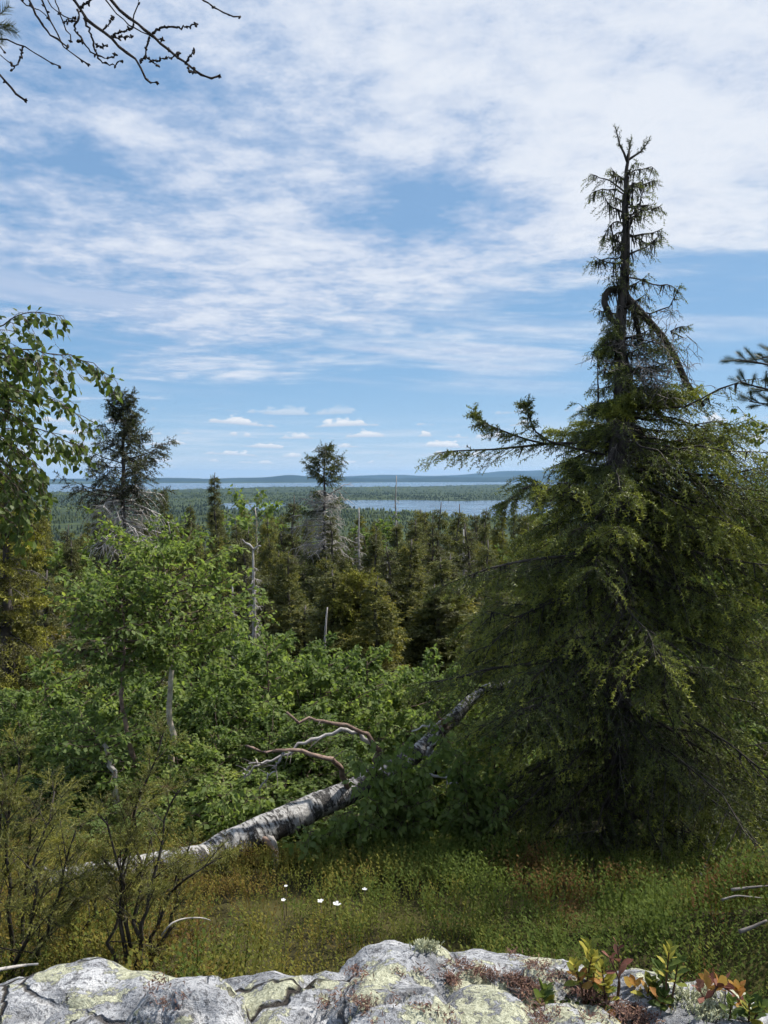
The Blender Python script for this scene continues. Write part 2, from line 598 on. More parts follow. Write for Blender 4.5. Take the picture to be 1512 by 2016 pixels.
def ground_z(x, y, water=True):
    x, y = np.broadcast_arrays(np.asarray(x, float), np.asarray(y, float))
    sh = x.shape
    x, y = x.ravel(), y.ravel()
    d = np.hypot(np.maximum(y, 0), 0.45 * x)
    z = np.interp(d, KD, KZ)
    p = np.stack([x, y, x * 0], -1)
    z = z + (fbm(p / 2.2, 3, 1) - 0.5) * 0.32 * np.clip(d / 6, 0.15, 1) + (fbm(p / 14, 3, 2) - 0.5) * np.clip((d - 8) / 4, 0, 2.2)
    z = z + 0.36 * np.exp(-((x - 1.85) / 0.50) ** 2 - ((y - 3.55) / 0.50) ** 2)
    z = z + np.clip((d - 60) / 200, 0, 1) * (fbm(p / 120, 3, 3) - 0.5) * 9
    z = z + np.clip((d - 1500) / 2000, 0, 1) * (fbm(p / 1300, 3, 4) - 0.42) * 22 * np.clip(d / 6000, 0.5, 2.0)
    if water:
        lm = lake_mask(x, y)
        shore = np.clip(-lm / 350, 0, 1)
        lowland = ZW + 0.8 + (np.maximum(z, ZW + 0.8) - ZW - 0.8) * shore
        z = np.where(y > 2000, np.where(lm > 0, ZW - np.minimum(6, lm * 0.05), lowland), z)
    return z.reshape(sh)


def gz(x, y):
    return float(ground_z(np.array([x]), np.array([y]), y > 1500)[0])


def build_ground():
    th = np.concatenate([np.linspace(-180, -42, 24)[:-1], np.linspace(-42, 42, 190), np.linspace(42, 180, 24)[1:-1]]) * math.pi / 180
    r = np.concatenate([[0.3, 0.7], np.geomspace(1.1, 60, 80), np.geomspace(64, 2500, 42), np.linspace(2560, 4700, 42), np.geomspace(4900, 21000, 48), [25000, 32000, 42000]])
    X, Y = np.sin(th)[None] * r[:, None], np.cos(th)[None] * r[:, None]
    Z = ground_z(X, Y) - 0.09 * ((r > 1.8) & (r < 14))[:, None]      # soil lies a little under the roots of the heath
    nr, nt = X.shape
    V = np.stack([X, Y, Z], -1).reshape(-1, 3)
    i, j = np.meshgrid(np.arange(nr - 1), np.arange(nt), indexing='ij')
    j2 = (j + 1) % nt
    f = np.stack([i * nt + j, i * nt + j2, (i + 1) * nt + j2, (i + 1) * nt + j], -1).reshape(-1, 4)[:, ::-1]
    mb = MB()
    mb.add(V, f)
    mb.f.append(np.arange(nt)[None, ::-1])
    mb.build('ground', M['ground'], None, True, 'structure')


def build_lakes():
    for name, y0, y1, w in (('lake', 2350, 4750, 1500), ('lake', 5600, 22500, 16000)):
        mb = MB()
        n = 12
        xs, ys = np.linspace(-w, w, n), np.linspace(y0, y1, n)
        X, Y = np.meshgrid(xs, ys)
        V = np.stack([X, Y, X * 0 + ZW], -1).reshape(-1, 3)
        i, j = np.meshgrid(np.arange(n - 1), np.arange(n - 1), indexing='ij')
        f = np.stack([i * n + j, i * n + j + 1, (i + 1) * n + j + 1, (i + 1) * n + j], -1).reshape(-1, 4)
        mb.add(V, f)
        mb.build(name, M['water'], None, False, 'structure')


def build_hills():
    ridges = [
        ('hills', 22500, [(-900, 944), (-200, 943), (60, 947), (300, 946), (330, 943), (410, 946), (470, 944), (530, 942), (575, 936.5), (612, 942), (660, 944), (740, 945), (800, 944), (860, 942), (930, 944), (1100, 941), (1500, 943), (2600, 942)], 1),
        ('hills', 29000, [(-1200, 947), (0, 949), (100, 947), (220, 949), (420, 946), (640, 944), (720, 939), (780, 938), (840, 941), (900, 939), (960, 934), (1000, 931), (1060, 929), (1200, 927), (1500, 932), (2800, 936)], 2),
    ]
    for name, d, prof, seed in ridges:
        px = np.linspace(prof[0][0], prof[-1][0], 420)
        top = np.interp(px, [p[0] for p in prof], [p[1] for p in prof])
        k = np.exp(-np.linspace(-2, 2, 9) ** 2)
        top = np.convolve(np.pad(top, 4, 'edge'), k / k.sum(), 'valid')
        x = (px - CX) / F * d
        zt = (941.5 - top) / F * d + (fbm(np.stack([x / 900, x * 0, x * 0], -1), 4, seed) - 0.5) * 55
        s = np.linspace(-1, 1, 15)
        depth = 3800
        cross = np.cos(s * math.pi / 2) ** 1.3
        X = np.repeat(x[None], len(s), 0)
        Y = d + s[:, None] * depth + (fbm(np.stack([X.ravel() / 2000, np.repeat(s, len(x)) * 2, X.ravel() * 0], -1), 2, seed + 3).reshape(X.shape) - 0.5) * 1500
        Z = ZW - 4 + cross[:, None] * np.maximum(zt - ZW + 4, 8)[None]
        n, mcol = X.shape
        i, j = np.meshgrid(np.arange(n - 1), np.arange(mcol - 1), indexing='ij')
        f = np.stack([i * mcol + j, i * mcol + j + 1, (i + 1) * mcol + j + 1, (i + 1) * mcol + j], -1).reshape(-1, 4)
        mb = MB()
        mb.add(np.stack([X, Y, Z], -1).reshape(-1, 3), f)
        mb.build(name, M['hills'], None, True, 'structure')


def build_far_forest():
    """the wooded lowland, too far off to tell its trees apart"""
    rng = np.random.default_rng(5)
    mb = MB()

    def batch(n, r0, r1, hh, ww, sides, power):
        r = (rng.random(n) * (r1 ** power - r0 ** power) + r0 ** power) ** (1 / power)
        a = (rng.random(n) - 0.5) * R(78)
        x, y = r * np.sin(a), r * np.cos(a)
        keep = (lake_mask(x, y) < -8) & (fbm(np.stack([x / 260, y / 420, x * 0], -1), 3, 21) > 0.34)
        x, y = x[keep], y[keep]
        z = ground_z(x, y)
        n = len(x)
        h = hh * (0.6 + 0.7 * rng.random(n))
        w = ww * (0.7 + 0.6 * rng.random(n))
        tone = np.clip(0.12 + 0.45 * rng.random(n) + (fbm(np.stack([x / 380, y / 600, x * 0 + 5], -1), 3, 8) - 0.5) * 1.3, 0, 1)
        ang = np.arange(sides) / sides * 2 * math.pi
        rings = ((0.10, 1.0), (0.55, 0.62))
        V = []
        for t, k in rings:
            j = 0.75 + 0.5 * rng.random((n, sides))
            V.append(np.stack([x[:, None] + np.cos(ang) * (w * k)[:, None] * j, y[:, None] + np.sin(ang) * (w * k)[:, None] * j, z[:, None] + (h * t)[:, None] + (rng.random((n, sides)) - .5) * h[:, None] * .1], -1))
        V = np.concatenate(V + [np.stack([x, y, z + h], -1)[:, None]], 1)
        s = np.arange(sides)
        s2 = (s + 1) % sides
        base = (np.arange(n) * (2 * sides + 1))[:, None, None]
        q = np.concatenate([np.stack([k * sides + s, k * sides + s2, (k + 1) * sides + s2, (k + 1) * sides + s], -1) for k in (0,)])
        t = np.stack([sides + s, sides + s2, s * 0 + 2 * sides], -1)
        nv = mb.n
        mb.add(V, (q[None] + base).reshape(-1, 4), np.repeat(tone, 2 * sides + 1))
        mb.f.append((t[None] + base).reshape(-1, 3) + nv)

    batch(5500, 210, 900, 11.5, 1.9, 5, 1.7)
    batch(10000, 850, 2800, 12, 2.6, 4, 1.6)
    batch(8500, 2600, 6000, 13, 5, 4, 1.5)
    batch(7000, 5500, 16000, 14, 12, 3, 1.5)
    o = mb.build('distant_forest', M['far'])
    tag(o, 'dark green conifer forest covering the distant lowland round the lakes', 'forest', kind='stuff')


def build_haze():
    m, g, out = material('blue summer haze')
    v = g.new('VolumePrincipled')
    v.inputs['Color'].default_value = (0.38, 0.66, 1.0, 1)
    v.inputs['Density'].default_value = HAZE
    v.inputs['Anisotropy'].default_value = 0.2
    g.l.new(v.outputs[0], out.inputs['Volume'])
    mb = MB()
    a, z0, z1 = 46000, -175, 330
    c = [(x, y, z) for z in (z0, z1) for y in (-a, a) for x in (-a, a)]
    mb.add(c, [(0, 2, 3, 1), (4, 5, 7, 6), (0, 1, 5, 4), (2, 6, 7, 3), (0, 4, 6, 2), (1, 3, 7, 5)])
    o = mb.build('haze', m)
    tag(o, 'pale blue summer haze over the distant hills', 'haze', kind='stuff')


HAZE = 2.1e-5
build_ground()
build_lakes()
build_hills()
build_far_forest()
build_haze()

# ------------------------------------------------------------------ plant building blocks
def shoot_template(n, nl, nw, seed, fwd=0.55, stem=0.03):
    """one needled shoot along +x, length 1: n flat needles round a thin stem"""
    rng = np.random.default_rng(seed)
    V, Fc = [], []
    for i in range(n):
        x = (i + 0.5) / n * 0.92 + 0.04
        a = i * 2.4 + rng.random() * 0.8
        d = np.array((fwd, math.cos(a), math.sin(a)))
        d /= np.linalg.norm(d)
        l = nl * (0.75 + 0.4 * rng.random()) * (1.0 if x < 0.8 else 0.8)
        b = np.array((x, 0, 0))
        w = np.array((nw / 2, -math.sin(a) * nw / 3, math.cos(a) * nw / 3))
        k = len(V)
        V += [b - w, b + w, b + d * l]
        Fc.append((k, k + 1, k + 2))
    k = len(V)
    V += [(0, -stem, 0), (0, stem, 0.0), (1.0, 0, 0)]
    Fc.append((k, k + 1, k + 2))
    return np.array(V, float), np.array(Fc)


LEAF_V = np.array([(0, 0, 0), (.30, .40, .07), (.70, .24, .05), (1, 0, -.06), (.30, -.40, .07), (.70, -.24, .05)], float)
LEAF_F = np.array([(0, 3, 2, 1), (0, 4, 5, 3)])
OVAL_V = np.array([(0, 0, 0), (.5, .30, .05), (1, 0, 0), (.5, -.30, .05)], float)
OVAL_F = np.array([(0, 3, 2, 1)])


def along(P, s):
    """P (B,K,3), s (B,n) in 0..1 -> points and tangents (B,n,3)"""
    B, K, _ = P.shape
    f = np.clip(s, 0, 0.99999) * (K - 1)
    i = f.astype(int)
    w = (f - i)[..., None]
    bi = np.arange(B)[:, None]
    a, b = P[bi, i], P[bi, np.minimum(i + 1, K - 1)]
    return a * (1 - w) + b * w, unit(b - a)


def side_shoots(rng, P, n, length, spread=0.9, hang=0.3, droop=0.15, K=4, s0=0.15, taper=0.6, jitter=0.35):
    """n side twigs on each polyline; returns (B*n,K,3), position s, parent index"""
    B = len(P)
    s = s0 + (1 - s0) * (np.arange(n)[None] + rng.random((B, n))) / n
    o, t = along(P, s)
    nrm = unit(np.cross(t, UP))
    sgn = np.where((np.arange(n)[None] + rng.integers(0, 2, (B, 1))) % 2 == 0, 1.0, -1.0)[..., None]
    d = t * 0.75 + nrm * sgn * spread * (0.6 + 0.6 * rng.random((B, n, 1))) - UP * (hang * (0.3 + 1.2 * rng.random((B, n, 1)))) + rng.normal(0, jitter, (B, n, 3)) * 0.5
    d = unit(d)
    ln = np.broadcast_to(np.asarray(length, float).reshape(-1, 1), (B, n)) * (1 - taper * np.abs(s - 0.35) / 0.65) * (0.55 + 0.75 * rng.random((B, n)))
    u = np.linspace(0, 1, K)
    Q = o[:, :, None] + d[:, :, None] * (ln[..., None, None] * u[:, None]) - UP * (droop * ln[..., None, None] * (u ** 2)[:, None])
    return Q.reshape(B * n, K, 3), s.reshape(-1), np.repeat(np.arange(B), n), ln.reshape(-1)


def needle_shoots(rng, mb, Q, tint, n, slen, swid, template, tip_gain=0.35, s0=0.12, tip=True, spread=0.65, flat=0.55):
    """needled shoots along each twig Q (B,K,3); tint (B,) own tone of each twig; new growth at the tips is brighter"""
    B = len(Q)
    u = s0 + (1 - s0) * (np.arange(n)[None] + 0.6 * rng.random((B, n)) + 0.2) / n
    if tip:
        u[:, -1] = 0.985
    o, t = along(Q, u)
    perp = unit(rng.normal(0, 1, (B, n, 3)) * np.array((1, 1, flat)))
    k = np.full((1, n, 1), spread)
    if tip:
        k[:, -1] = 0.12
    d = t * 0.8 + perp * k
    ti = tint[:, None] + rng.normal(0, 0.07, (B, n))
    if tip:
        ti[:, -1] += tip_gain
    l = np.broadcast_to(np.asarray(slen, float).reshape(-1, 1), (B, n)) * (0.65 + 0.6 * rng.random((B, n)))
    tv, tf = template
    mb.stamp(tv, tf, o.reshape(-1, 3), d.reshape(-1, 3), unit(rng.normal(0, 1, (B * n, 3))), l.ravel(), (l * swid).ravel(), np.clip(ti.ravel(), 0, 1))


def boughs(rng, H, n, reach, trunk, t0=0.03, t1=0.985, K=8, rise=(-0.25, 0.75), droop=0.35, lift=0.25, dens=1.0, wob=0.05):
    """n main boughs; reach(t, azimuth) gives their length; returns polylines (n,K,3), t"""
    t = t0 + (t1 - t0) * ((np.arange(n) + rng.random(n)) / n) ** dens
    az = np.arange(n) * 2.399963 + rng.normal(0, 0.35, n)
    L = np.array([reach(a, b) for a, b in zip(t, az)]) * (0.62 + 0.55 * rng.random(n))
    e = np.interp(t, [0, 0.55, 0.85, 1], [rise[0], rise[0] * 0.4 + 0.05, 0.25, rise[1]]) + rng.normal(0, 0.13, n)
    s = np.linspace(0, 1, K)
    rad = np.stack([np.cos(az), np.sin(az), az * 0], -1)
    tanv = np.stack([-np.sin(az), np.cos(az), az * 0], -1)
    base = trunk(t)
    dr = droop * (1.1 - t * 0.8)
    lf = lift * (1.0 - 0.3 * t)
    P = (base[:, None] + rad[:, None] * (L[:, None] * s * np.cos(e)[:, None])[..., None]
         + UP * ((L * np.sin(e))[:, None] * s - (L * dr)[:, None] * s ** 1.6 + (L * lf)[:, None] * s ** 3)[..., None])
    w = np.cumsum(rng.normal(0, wob, (n, K, 2)), 1) * (L[:, None, None] * 0.5) * s[None, :, None]
    P = P + tanv[:, None] * w[..., :1] + UP * w[..., 1:] * 0.7
    return P, t, L


def trunk_curve(rng, H, lean=(0, 0), wob=0.02, K=24):
    z = np.linspace(0, 1, K)
    w = np.cumsum(rng.normal(0, wob, (K, 2)), 0) * H / K * 3
    w -= w[0]
    pts = np.stack([w[:, 0] + lean[0] * z, w[:, 1] + lean[1] * z, z * H], -1)
    return pts, (lambda t: np.stack([np.interp(t, z, pts[:, k]) for k in range(3)], -1))


T_FINE = shoot_template(9, 0.36, 0.115, 1)
T_MID = shoot_template(9, 0.34, 0.10, 2)
T_PINE = shoot_template(34, 0.75, 0.05, 3, 0.9, 0.05)
T_JUN = shoot_template(11, 0.20, 0.055, 4, 0.7)


def spruce_parts(seed, H, radius, n, ntw, nsh, slen, reach=None, base_tint=0.32, tint_var=0.10, tip_gain=0.3, crown_from=0.08, thin=None,
                 droop=0.35, lift=0.25, trunk_r=None, lean=(0, 0), dead=0, dead_range=(0.02, 0.3), dead_len=1.0, template=None, swid=1.0, hang=0.45, tw=0.42, mat='needle_far', trunk_pts=None, hair=0, dead_mat='dead_dark', dead_r=1.0):
    """meshes of one spruce: list of (name, mesh, kind)"""
    rng = np.random.default_rng(seed)
    template = template or T_MID
    pts, tr = trunk_curve(rng, H, lean)
    trunk_r = trunk_r or H * 0.011
    out = []
    mb = MB()
    zr = np.linspace(0, 1, len(pts))
    mb.tubes(pts, trunk_r * (1.02 - zr) ** 0.8 + 0.006, 7)
    wood, needles, deadmb = MB(), MB(), MB()
    if reach is None:
        def reach(t, az):
            return radius * (1 - t) ** 0.85 * (0.9 + 0.25 * math.sin(az * 2 + seed)) * (0.78 + 0.34 * math.sin(t * 19 + seed) * math.sin(t * 7.3 + 2 * seed + az)) + 0.05 * radius
    P, t, L = boughs(rng, H, n, reach, tr, crown_from, 0.985, droop=droop, lift=lift)
    if thin is not None:
        keep = rng.random(n) < np.array([thin(a) for a in t])
        P, t, L = P[keep], t[keep], L[keep]
    s8 = np.linspace(1, 0.15, P.shape[1])
    wood.tubes(P[:, ::2], ((0.006 + L * 0.011)[:, None] * s8)[:, ::2], 3, 0.4, cap=False)
    bt = np.clip(base_tint + rng.normal(0, tint_var, len(P)), 0, 1)
    Q, s, par, ln = side_shoots(rng, P, ntw, np.maximum(L * tw, 0.10), hang=hang, droop=0.25)
    sl = np.clip(L * 0.62, 0.12, slen)
    wood.tubes(Q[:, (0, 2, 3)], (0.0025 + ln * 0.006)[:, None] * np.array((1, .6, .3)), 3, 0.3, cap=False)
    needle_shoots(rng, needles, Q, bt[par] + 0.08 * (s - 0.5), nsh, sl[par], swid, template, tip_gain)
    needle_shoots(rng, needles, P, bt, max(3, ntw // 2), sl * 1.1, swid, template, tip_gain, s0=0.2)
    if dead:
        rd = lambda a, b: dead_len * (0.6 + 0.5 * math.sin(3 * b + seed) ** 2)
        D, td, Ld = boughs(rng, H, dead, rd, tr, *dead_range, rise=(-0.6, -0.2), droop=0.55, lift=0.1, wob=0.11)
        deadmb.tubes(D, dead_r * (0.005 + Ld * 0.012)[:, None] * np.linspace(1, .2, 8), 3, cap=False)
        D2, _, _, l2 = side_shoots(rng, D, 7, Ld * 0.5, hang=0.6, droop=0.4, jitter=0.6)
        deadmb.tubes(D2[:, (0, 2, 3)], dead_r * (0.003 + l2 * 0.007)[:, None] * np.array((1, .6, .25)), 3, cap=False)
        D3, _, _, l3 = side_shoots(rng, D2, 3, l2 * 0.55, hang=0.5, droop=0.3, jitter=0.6)
        deadmb.tubes(D3[:, (0, 3)], (0.002 + l3 * 0.005)[:, None] * np.array((1, .3)), 3, cap=False)
    if hair:
        hairs(rng, wood, P, hair, 0.12)
    out.append(('trunk', mb, 'bark', None))
    out.append(('boughs', wood, 'twig', None))
    out.append(('crown', needles, mat, 'stuff'))
    if dead:
        out.append(('dead_branches', deadmb, dead_mat, None))
    return out


def hairs(rng, mb, P, n, length):
    """dark beard lichen hanging in strands from the boughs"""
    B = len(P)
    s = rng.random((B, n)) * 0.85
    o, t = along(P, s)
    o = o.reshape(-1, 3)
    l = length * (0.3 + rng.random(len(o)) ** 2 * 1.4)
    d = unit(np.stack([rng.normal(0, .18, len(o)), rng.normal(0, .18, len(o)), -np.ones(len(o))], -1))
    w = unit(rng.normal(0, 1, (len(o), 3)) * np.array((1, 1, 0.1))) * (0.004 + 0.006 * rng.random((len(o), 1)))
    V = np.stack([o - w, o + w, o + d * l[:, None] * 0.6 + w * 0.7, o + d * l[:, None]], 1)
    mb.add(V, (np.array([(0, 1, 2), (0, 2, 3)])[None] + (np.arange(len(o)) * 4)[:, None, None]).reshape(-1, 3), 0.1)


def assemble(name, parts, loc, label, cat, group=None, rz=0.0, sc=1.0):
    o = thing(name, loc, label, cat, group, rz, sc)
    for pn, mb, mat, kind in parts:
        if mb.n:
            mb.build(pn, M[mat], o, pn in ('trunk', 'boughs', 'limbs'), kind)
    return o


# ------------------------------------------------------------------ the big spruce
def build_main_spruce():
    rng = np.random.default_rng(11)
    D = 6.5
    foot = at(1222, 1712, D)
    foot[2] = gz(foot[0], foot[1]) - 0.03
    top = at(1238, 300, D)
    H = top[2] - foot[2]
    o = thing('spruce_tree', foot, 'tall scraggly spruce with ragged lichen-hung top beside the fallen birch', 'spruce tree')
    loc = lambda pts: np.array([at(*p) for p in pts]) - foot
    # trunk follows the photograph's gentle bends
    tp = loc([(1222, 1712, D), (1215, 1500, D), (1213, 1200, D), (1216, 1000, D), (1222, 850, D), (1226, 740, D), (1222, 640, D), (1228, 560, D), (1232, 480, D), (1231, 400, D), (1236, 330, D), (1238, 312, D)])
    tp[0, 2] = -0.1
    zz = np.linspace(0, H, 40)
    pts = np.stack([np.interp(zz, tp[:, 2], tp[:, 0]), np.interp(zz, tp[:, 2], tp[:, 1]), zz], -1)
    pts[:, :2] += rng.normal(0, 0.006, (40, 2))
    tn = zz / H
    rr = np.interp(tn, [0, 0.05, 0.3, 0.55, 0.7, 0.72, 0.9, 1], [0.15, 0.12, 0.105, 0.09, 0.070, 0.046, 0.030, 0.011])
    mb = MB()
    mb.tubes(pts, rr * (1 + rng.normal(0, 0.05, 40)), 10)
    fork = [loc([(1236, 322, D), (1228, 300, D), (1220, 285, D), (1216, 268, D), (1212, 252, D)]),
            loc([(1236, 318, D), (1236, 305, D), (1240, 292, D + .02), (1240, 285, D), (1242, 278, D)]),
            loc([(1237, 315, D), (1250, 306, D), (1262, 298, D - .05), (1270, 288, D), (1278, 276, D)])]
    for f in fork:
        mb.tubes(f, np.array((0.011, 0.009, 0.007, 0.005, 0.003)), 6)
    tr = lambda t: np.stack([np.interp(t, tn, pts[:, k]) for k in range(3)], -1)
    lt = [(0, 1.05), (.08, 1.15), (.15, 1.35), (.22, 1.5), (.29, 1.5), (.36, 1.35), (.43, 1.25), (.5, 1.0), (.565, .74), (.61, .52), (.65, .32), (.70, .22), (.77, .2), (.84, .22), (.9, .30), (.97, .14), (1, .06)]
    rt = [(0, 1.2), (.1, 1.4), (.2, 1.5), (.36, 1.45), (.43, 1.38), (.5, 1.36), (.565, 1.3), (.61, 1.12), (.65, .82), (.7, .50), (.77, .34), (.84, .28), (.9, .32), (.97, .16), (1, .06)]

    def reach(t, az):
        k = 0.5 + 0.5 * math.cos(az)
        return np.interp(t, *zip(*lt)) * (1 - k) + np.interp(t, *zip(*rt)) * k

    # full lower crown
    P1, t1, L1 = boughs(rng, H, 142, reach, tr, 0.03, 0.68, rise=(-0.02, 0.2), droop=0.52, lift=0.20, dens=0.95, wob=0.10)
    keep = rng.random(len(P1)) < np.interp(t1, [0.55, 0.68], [1.0, 0.45])
    P1, t1, L1 = P1[keep], t1[keep], L1[keep]
    # the right side carries more and longer boughs
    Px, tx, Lx = boughs(rng, H, 76, lambda t, a: 1.08 * reach(t, a), tr, 0.40, 0.67, rise=(-0.02, 0.25), droop=0.48, lift=0.22, wob=0.10)
    dirx = unit(Px[:, -1] - Px[:, 0])[:, 0]
    Px, tx, Lx = Px[dirx > 0.25], tx[dirx > 0.25], Lx[dirx > 0.25]
    Py, ty, Ly = boughs(rng, H, 18, reach, tr, 0.06, 0.38, rise=(-0.10, 0.2), droop=0.50, lift=0.20, wob=0.10)
    P1, t1, L1 = np.concatenate([P1, Px, Py]), np.concatenate([t1, tx, ty]), np.concatenate([L1, Lx, Ly])
    # sparse ragged top
    P4, t4, L4 = boughs(rng, H, 34, lambda t, a: 1.05 * reach(t, a), tr, 0.60, 0.76, rise=(-0.5, -0.2), droop=0.55, lift=0.25, wob=0.12)
    P2, t2, L2 = boughs(rng, H, 32, reach, tr, 0.70, 0.975, rise=(-0.3, 0.5), droop=0.30, lift=0.35, wob=0.09)
    # long single boughs that stick out of the outline
    special = [
        [(1180, 872, D), (1130, 872, D - .1), (1075, 874, D - .2), (1020, 880, D - .25), (970, 885, D - .3), (930, 886, D - .3), (890, 888, D - .3), (858, 892, D - .3)],
        [(1190, 895, D), (1130, 882, D - .2), (1080, 868, D - .3), (1055, 850, D - .3), (1045, 830, D - .3), (1040, 815, D - .3), (1038, 806, D - .3), (1036, 800, D - .3)],
        [(1075, 874, D - .2), (1040, 866, D - .3), (1010, 856, D - .3), (985, 846, D - .35), (965, 838, D - .35), (952, 830, D - .35), (944, 822, D - .35), (938, 814, D - .35)],
        [(1180, 1010, D), (1130, 985, D - .3), (1080, 962, D - .4), (1050, 955, D - .5), (1030, 962, D - .5), (1015, 975, D - .5), (1000, 985, D - .5), (985, 990, D - .5)],
        [(1205, 1020, D), (1170, 1070, D - .3), (1120, 1095, D - .5), (1060, 1100, D - .7), (1010, 1108, D - .8), (960, 1120, D - .9), (920, 1135, D - .9), (880, 1150, D - .9)],
        [(1205, 1250, D), (1130, 1290, D - .2), (1060, 1305, D - .3), (1000, 1312, D - .4), (950, 1320, D - .5), (910, 1332, D - .5), (870, 1340, D - .5), (830, 1345, D - .5)],
        [(1250, 610, D), (1280, 618, D), (1300, 610, D - .1), (1318, 604, D - .1), (1328, 585, D - .1), (1334, 572, D - .1), (1336, 566, D - .1), (1338, 562, D - .1)],
        [(1230, 545, D), (1260, 550, D), (1285, 560, D), (1300, 562, D), (1312, 560, D), (1322, 563, D), (1330, 568, D), (1336, 572, D)],
        [(1230, 500, D), (1215, 510, D), (1200, 508, D), (1190, 510, D), (1180, 513, D), (1172, 515, D), (1165, 516, D), (1158, 518, D)],
        [(1232, 380, D), (1215, 366, D), (1200, 355, D - .1), (1190, 352, D - .1), (1180, 350, D - .1), (1174, 346, D - .1), (1168, 344, D - .1), (1160, 342, D - .1)],
        [(1232, 385, D), (1212, 372, D), (1196, 374, D + .1), (1186, 372, D + .1), (1178, 375, D + .1), (1172, 376, D + .1), (1166, 380, D + .1), (1160, 384, D + .1)],
        [(1234, 400, D), (1255, 412, D), (1268, 414, D - .1), (1280, 412, D - .1), (1288, 410, D - .1), (1294, 408, D - .1), (1298, 406, D - .1), (1304, 410, D - .1)],
        [(1234, 345, D), (1250, 335, D), (1262, 334, D), (1270, 332, D), (1276, 330, D), (1282, 328, D), (1288, 332, D), (1292, 336, D)],
        [(1234, 370, D), (1250, 368, D), (1262, 366, D + .1), (1272, 362, D + .1), (1280, 358, D + .1), (1286, 356, D + .1), (1288, 354, D + .1), (1290, 358, D + .1)],
        [(1234, 460, D), (1252, 466, D), (1264, 474, D), (1272, 480, D), (1280, 478, D), (1286, 474, D), (1290, 472, D), (1294, 474, D)],
        [(1230, 440, D), (1216, 436, D), (1208, 438, D - .1), (1200, 446, D - .1), (1194, 456, D - .1), (1190, 464, D - .1), (1186, 470, D - .1), (1184, 474, D - .1)],
        [(1345, 665, D), (1320, 652, D - .1), (1328, 648, D - .1), (1334, 645, D - .1), (1340, 643, D - .1), (1346, 642, D - .1), (1350, 643, D - .1), (1356, 641, D - .1)],
        [(1385, 790, D), (1400, 775, D), (1420, 765, D), (1440, 758, D), (1455, 752, D), (1470, 748, D), (1485, 746, D), (1500, 745, D)],
        [(1210, 690, D), (1200, 678, D), (1194, 672, D), (1188, 672, D), (1180, 684, D), (1172, 690, D), (1166, 692, D), (1158, 692, D)],
        [(1178, 790, D - .3), (1178, 770, D - .3), (1177, 750, D - .3), (1177, 735, D - .3), (1177, 720, D - .3), (1177, 710, D - .3), (1177, 700, D - .3), (1177, 690, D - .3)],
    ]
    P3 = np.array([loc(s) for s in special])
    L3 = np.linalg.norm(P3[:, -1] - P3[:, 0], axis=1)
    # heavy bent limbs on the right and the left of the upper trunk
    limb = MB()
    heavy = [([(1222, 575, D), (1243, 595, D), (1262, 615, D), (1285, 640, D), (1305, 662, D), (1330, 705, D), (1352, 755, D), (1385, 800, D)], (.035, .034, .031, .028, .026, .028, .026, .02)),
             ([(1225, 570, D), (1212, 568, D), (1198, 572, D - .05), (1190, 582, D - .08), (1190, 596, D - .1), (1196, 612, D - .1), (1204, 628, D - .08), (1216, 640, D - .04)], (.030, .028, .026, .024, .028, .026, .022, .02)),
             ([(1238, 590, D), (1244, 605, D), (1249, 620, D), (1253, 632, D), (1256, 645, D), (1258, 655, D), (1262, 665, D), (1266, 680, D)], (.022, .02, .02, .02, .02, .018, .016, .012))]
    hp = []
    for hpts, hr in heavy:
        w = loc(hpts)
        limb.tubes(w, np.array(hr), 8, 0.35)
        hp.append(w)
    hp = np.array(hp)
    limb.tubes(P1, (0.005 + L1 * 0.0065)[:, None] * np.linspace(1, .15, 8), 4, 0.35, cap=False)
    limb.tubes(P2, (0.006 + L2 * 0.014)[:, None] * np.linspace(1, .2, 8), 4, 0.35, cap=False)
    limb.tubes(P3, (0.005 + L3 * 0.007)[:, None] * np.linspace(1, .2, 8), 5, 0.35, cap=False)

    twigs, needles = MB(), MB()

    def clothe(P, L, ntw, nsh, tw, tint, slen, hang, tip_gain=0.30, droop=0.45):
        Q, s, par, ln = side_shoots(rng, P, ntw, tw, hang=hang, droop=droop, s0=0.10, jitter=0.22, taper=0.45)
        twigs.tubes(Q[:, (0, 3)], (0.0018 + ln * 0.006)[:, None] * np.array((1, .3)), 3, np.clip(0.2 + 0.6 * rng.random(len(Q)), 0, 1), cap=False)
        fresh = np.clip((s - 0.45) * 0.65, 0, 1) * (rng.random(len(s)) < 0.75)
        needle_shoots(rng, needles, Q, tint[par] + fresh, nsh, slen, 1.0, T_FINE, tip_gain, flat=0.3)
        return Q

    b1 = 0.34 + rng.normal(0, 0.13, len(P1)) + 0.16 * (np.sin(rng.random(len(P1)) * 6.28) > 0.55)
    Q1 = clothe(P1, L1, 29, 8, np.maximum(L1 * 0.36, 0.09), b1, 0.078, 0.20, 0.40, 0.42)
    needle_shoots(rng, needles, P1, b1 + 0.1, 16, 0.08, 1.0, T_FINE, 0.35, s0=0.12)
    b2 = 0.16 + rng.normal(0, 0.06, len(P2))
    Q2 = clothe(P2, L2, 10, 3, np.maximum(L2 * 0.45, 0.09), b2, 0.055, 0.60, 0.18)
    clothe(P4, L4, 13, 5, np.maximum(L4 * 0.36, 0.08), 0.20 + rng.normal(0, 0.07, len(P4)), 0.060, 0.5, 0.25, 0.45)
    limb.tubes(P4, (0.005 + L4 * 0.010)[:, None] * np.linspace(1, .2, 8), 4, 0.35, cap=False)
    b3 = 0.26 + rng.normal(0, 0.06, len(P3))
    lg = L3 > 0.55
    Q3 = clothe(P3[lg], L3[lg], 26, 8, np.maximum(L3[lg] * 0.22, 0.10), b3[lg], 0.070, 0.10, 0.25, 0.3)
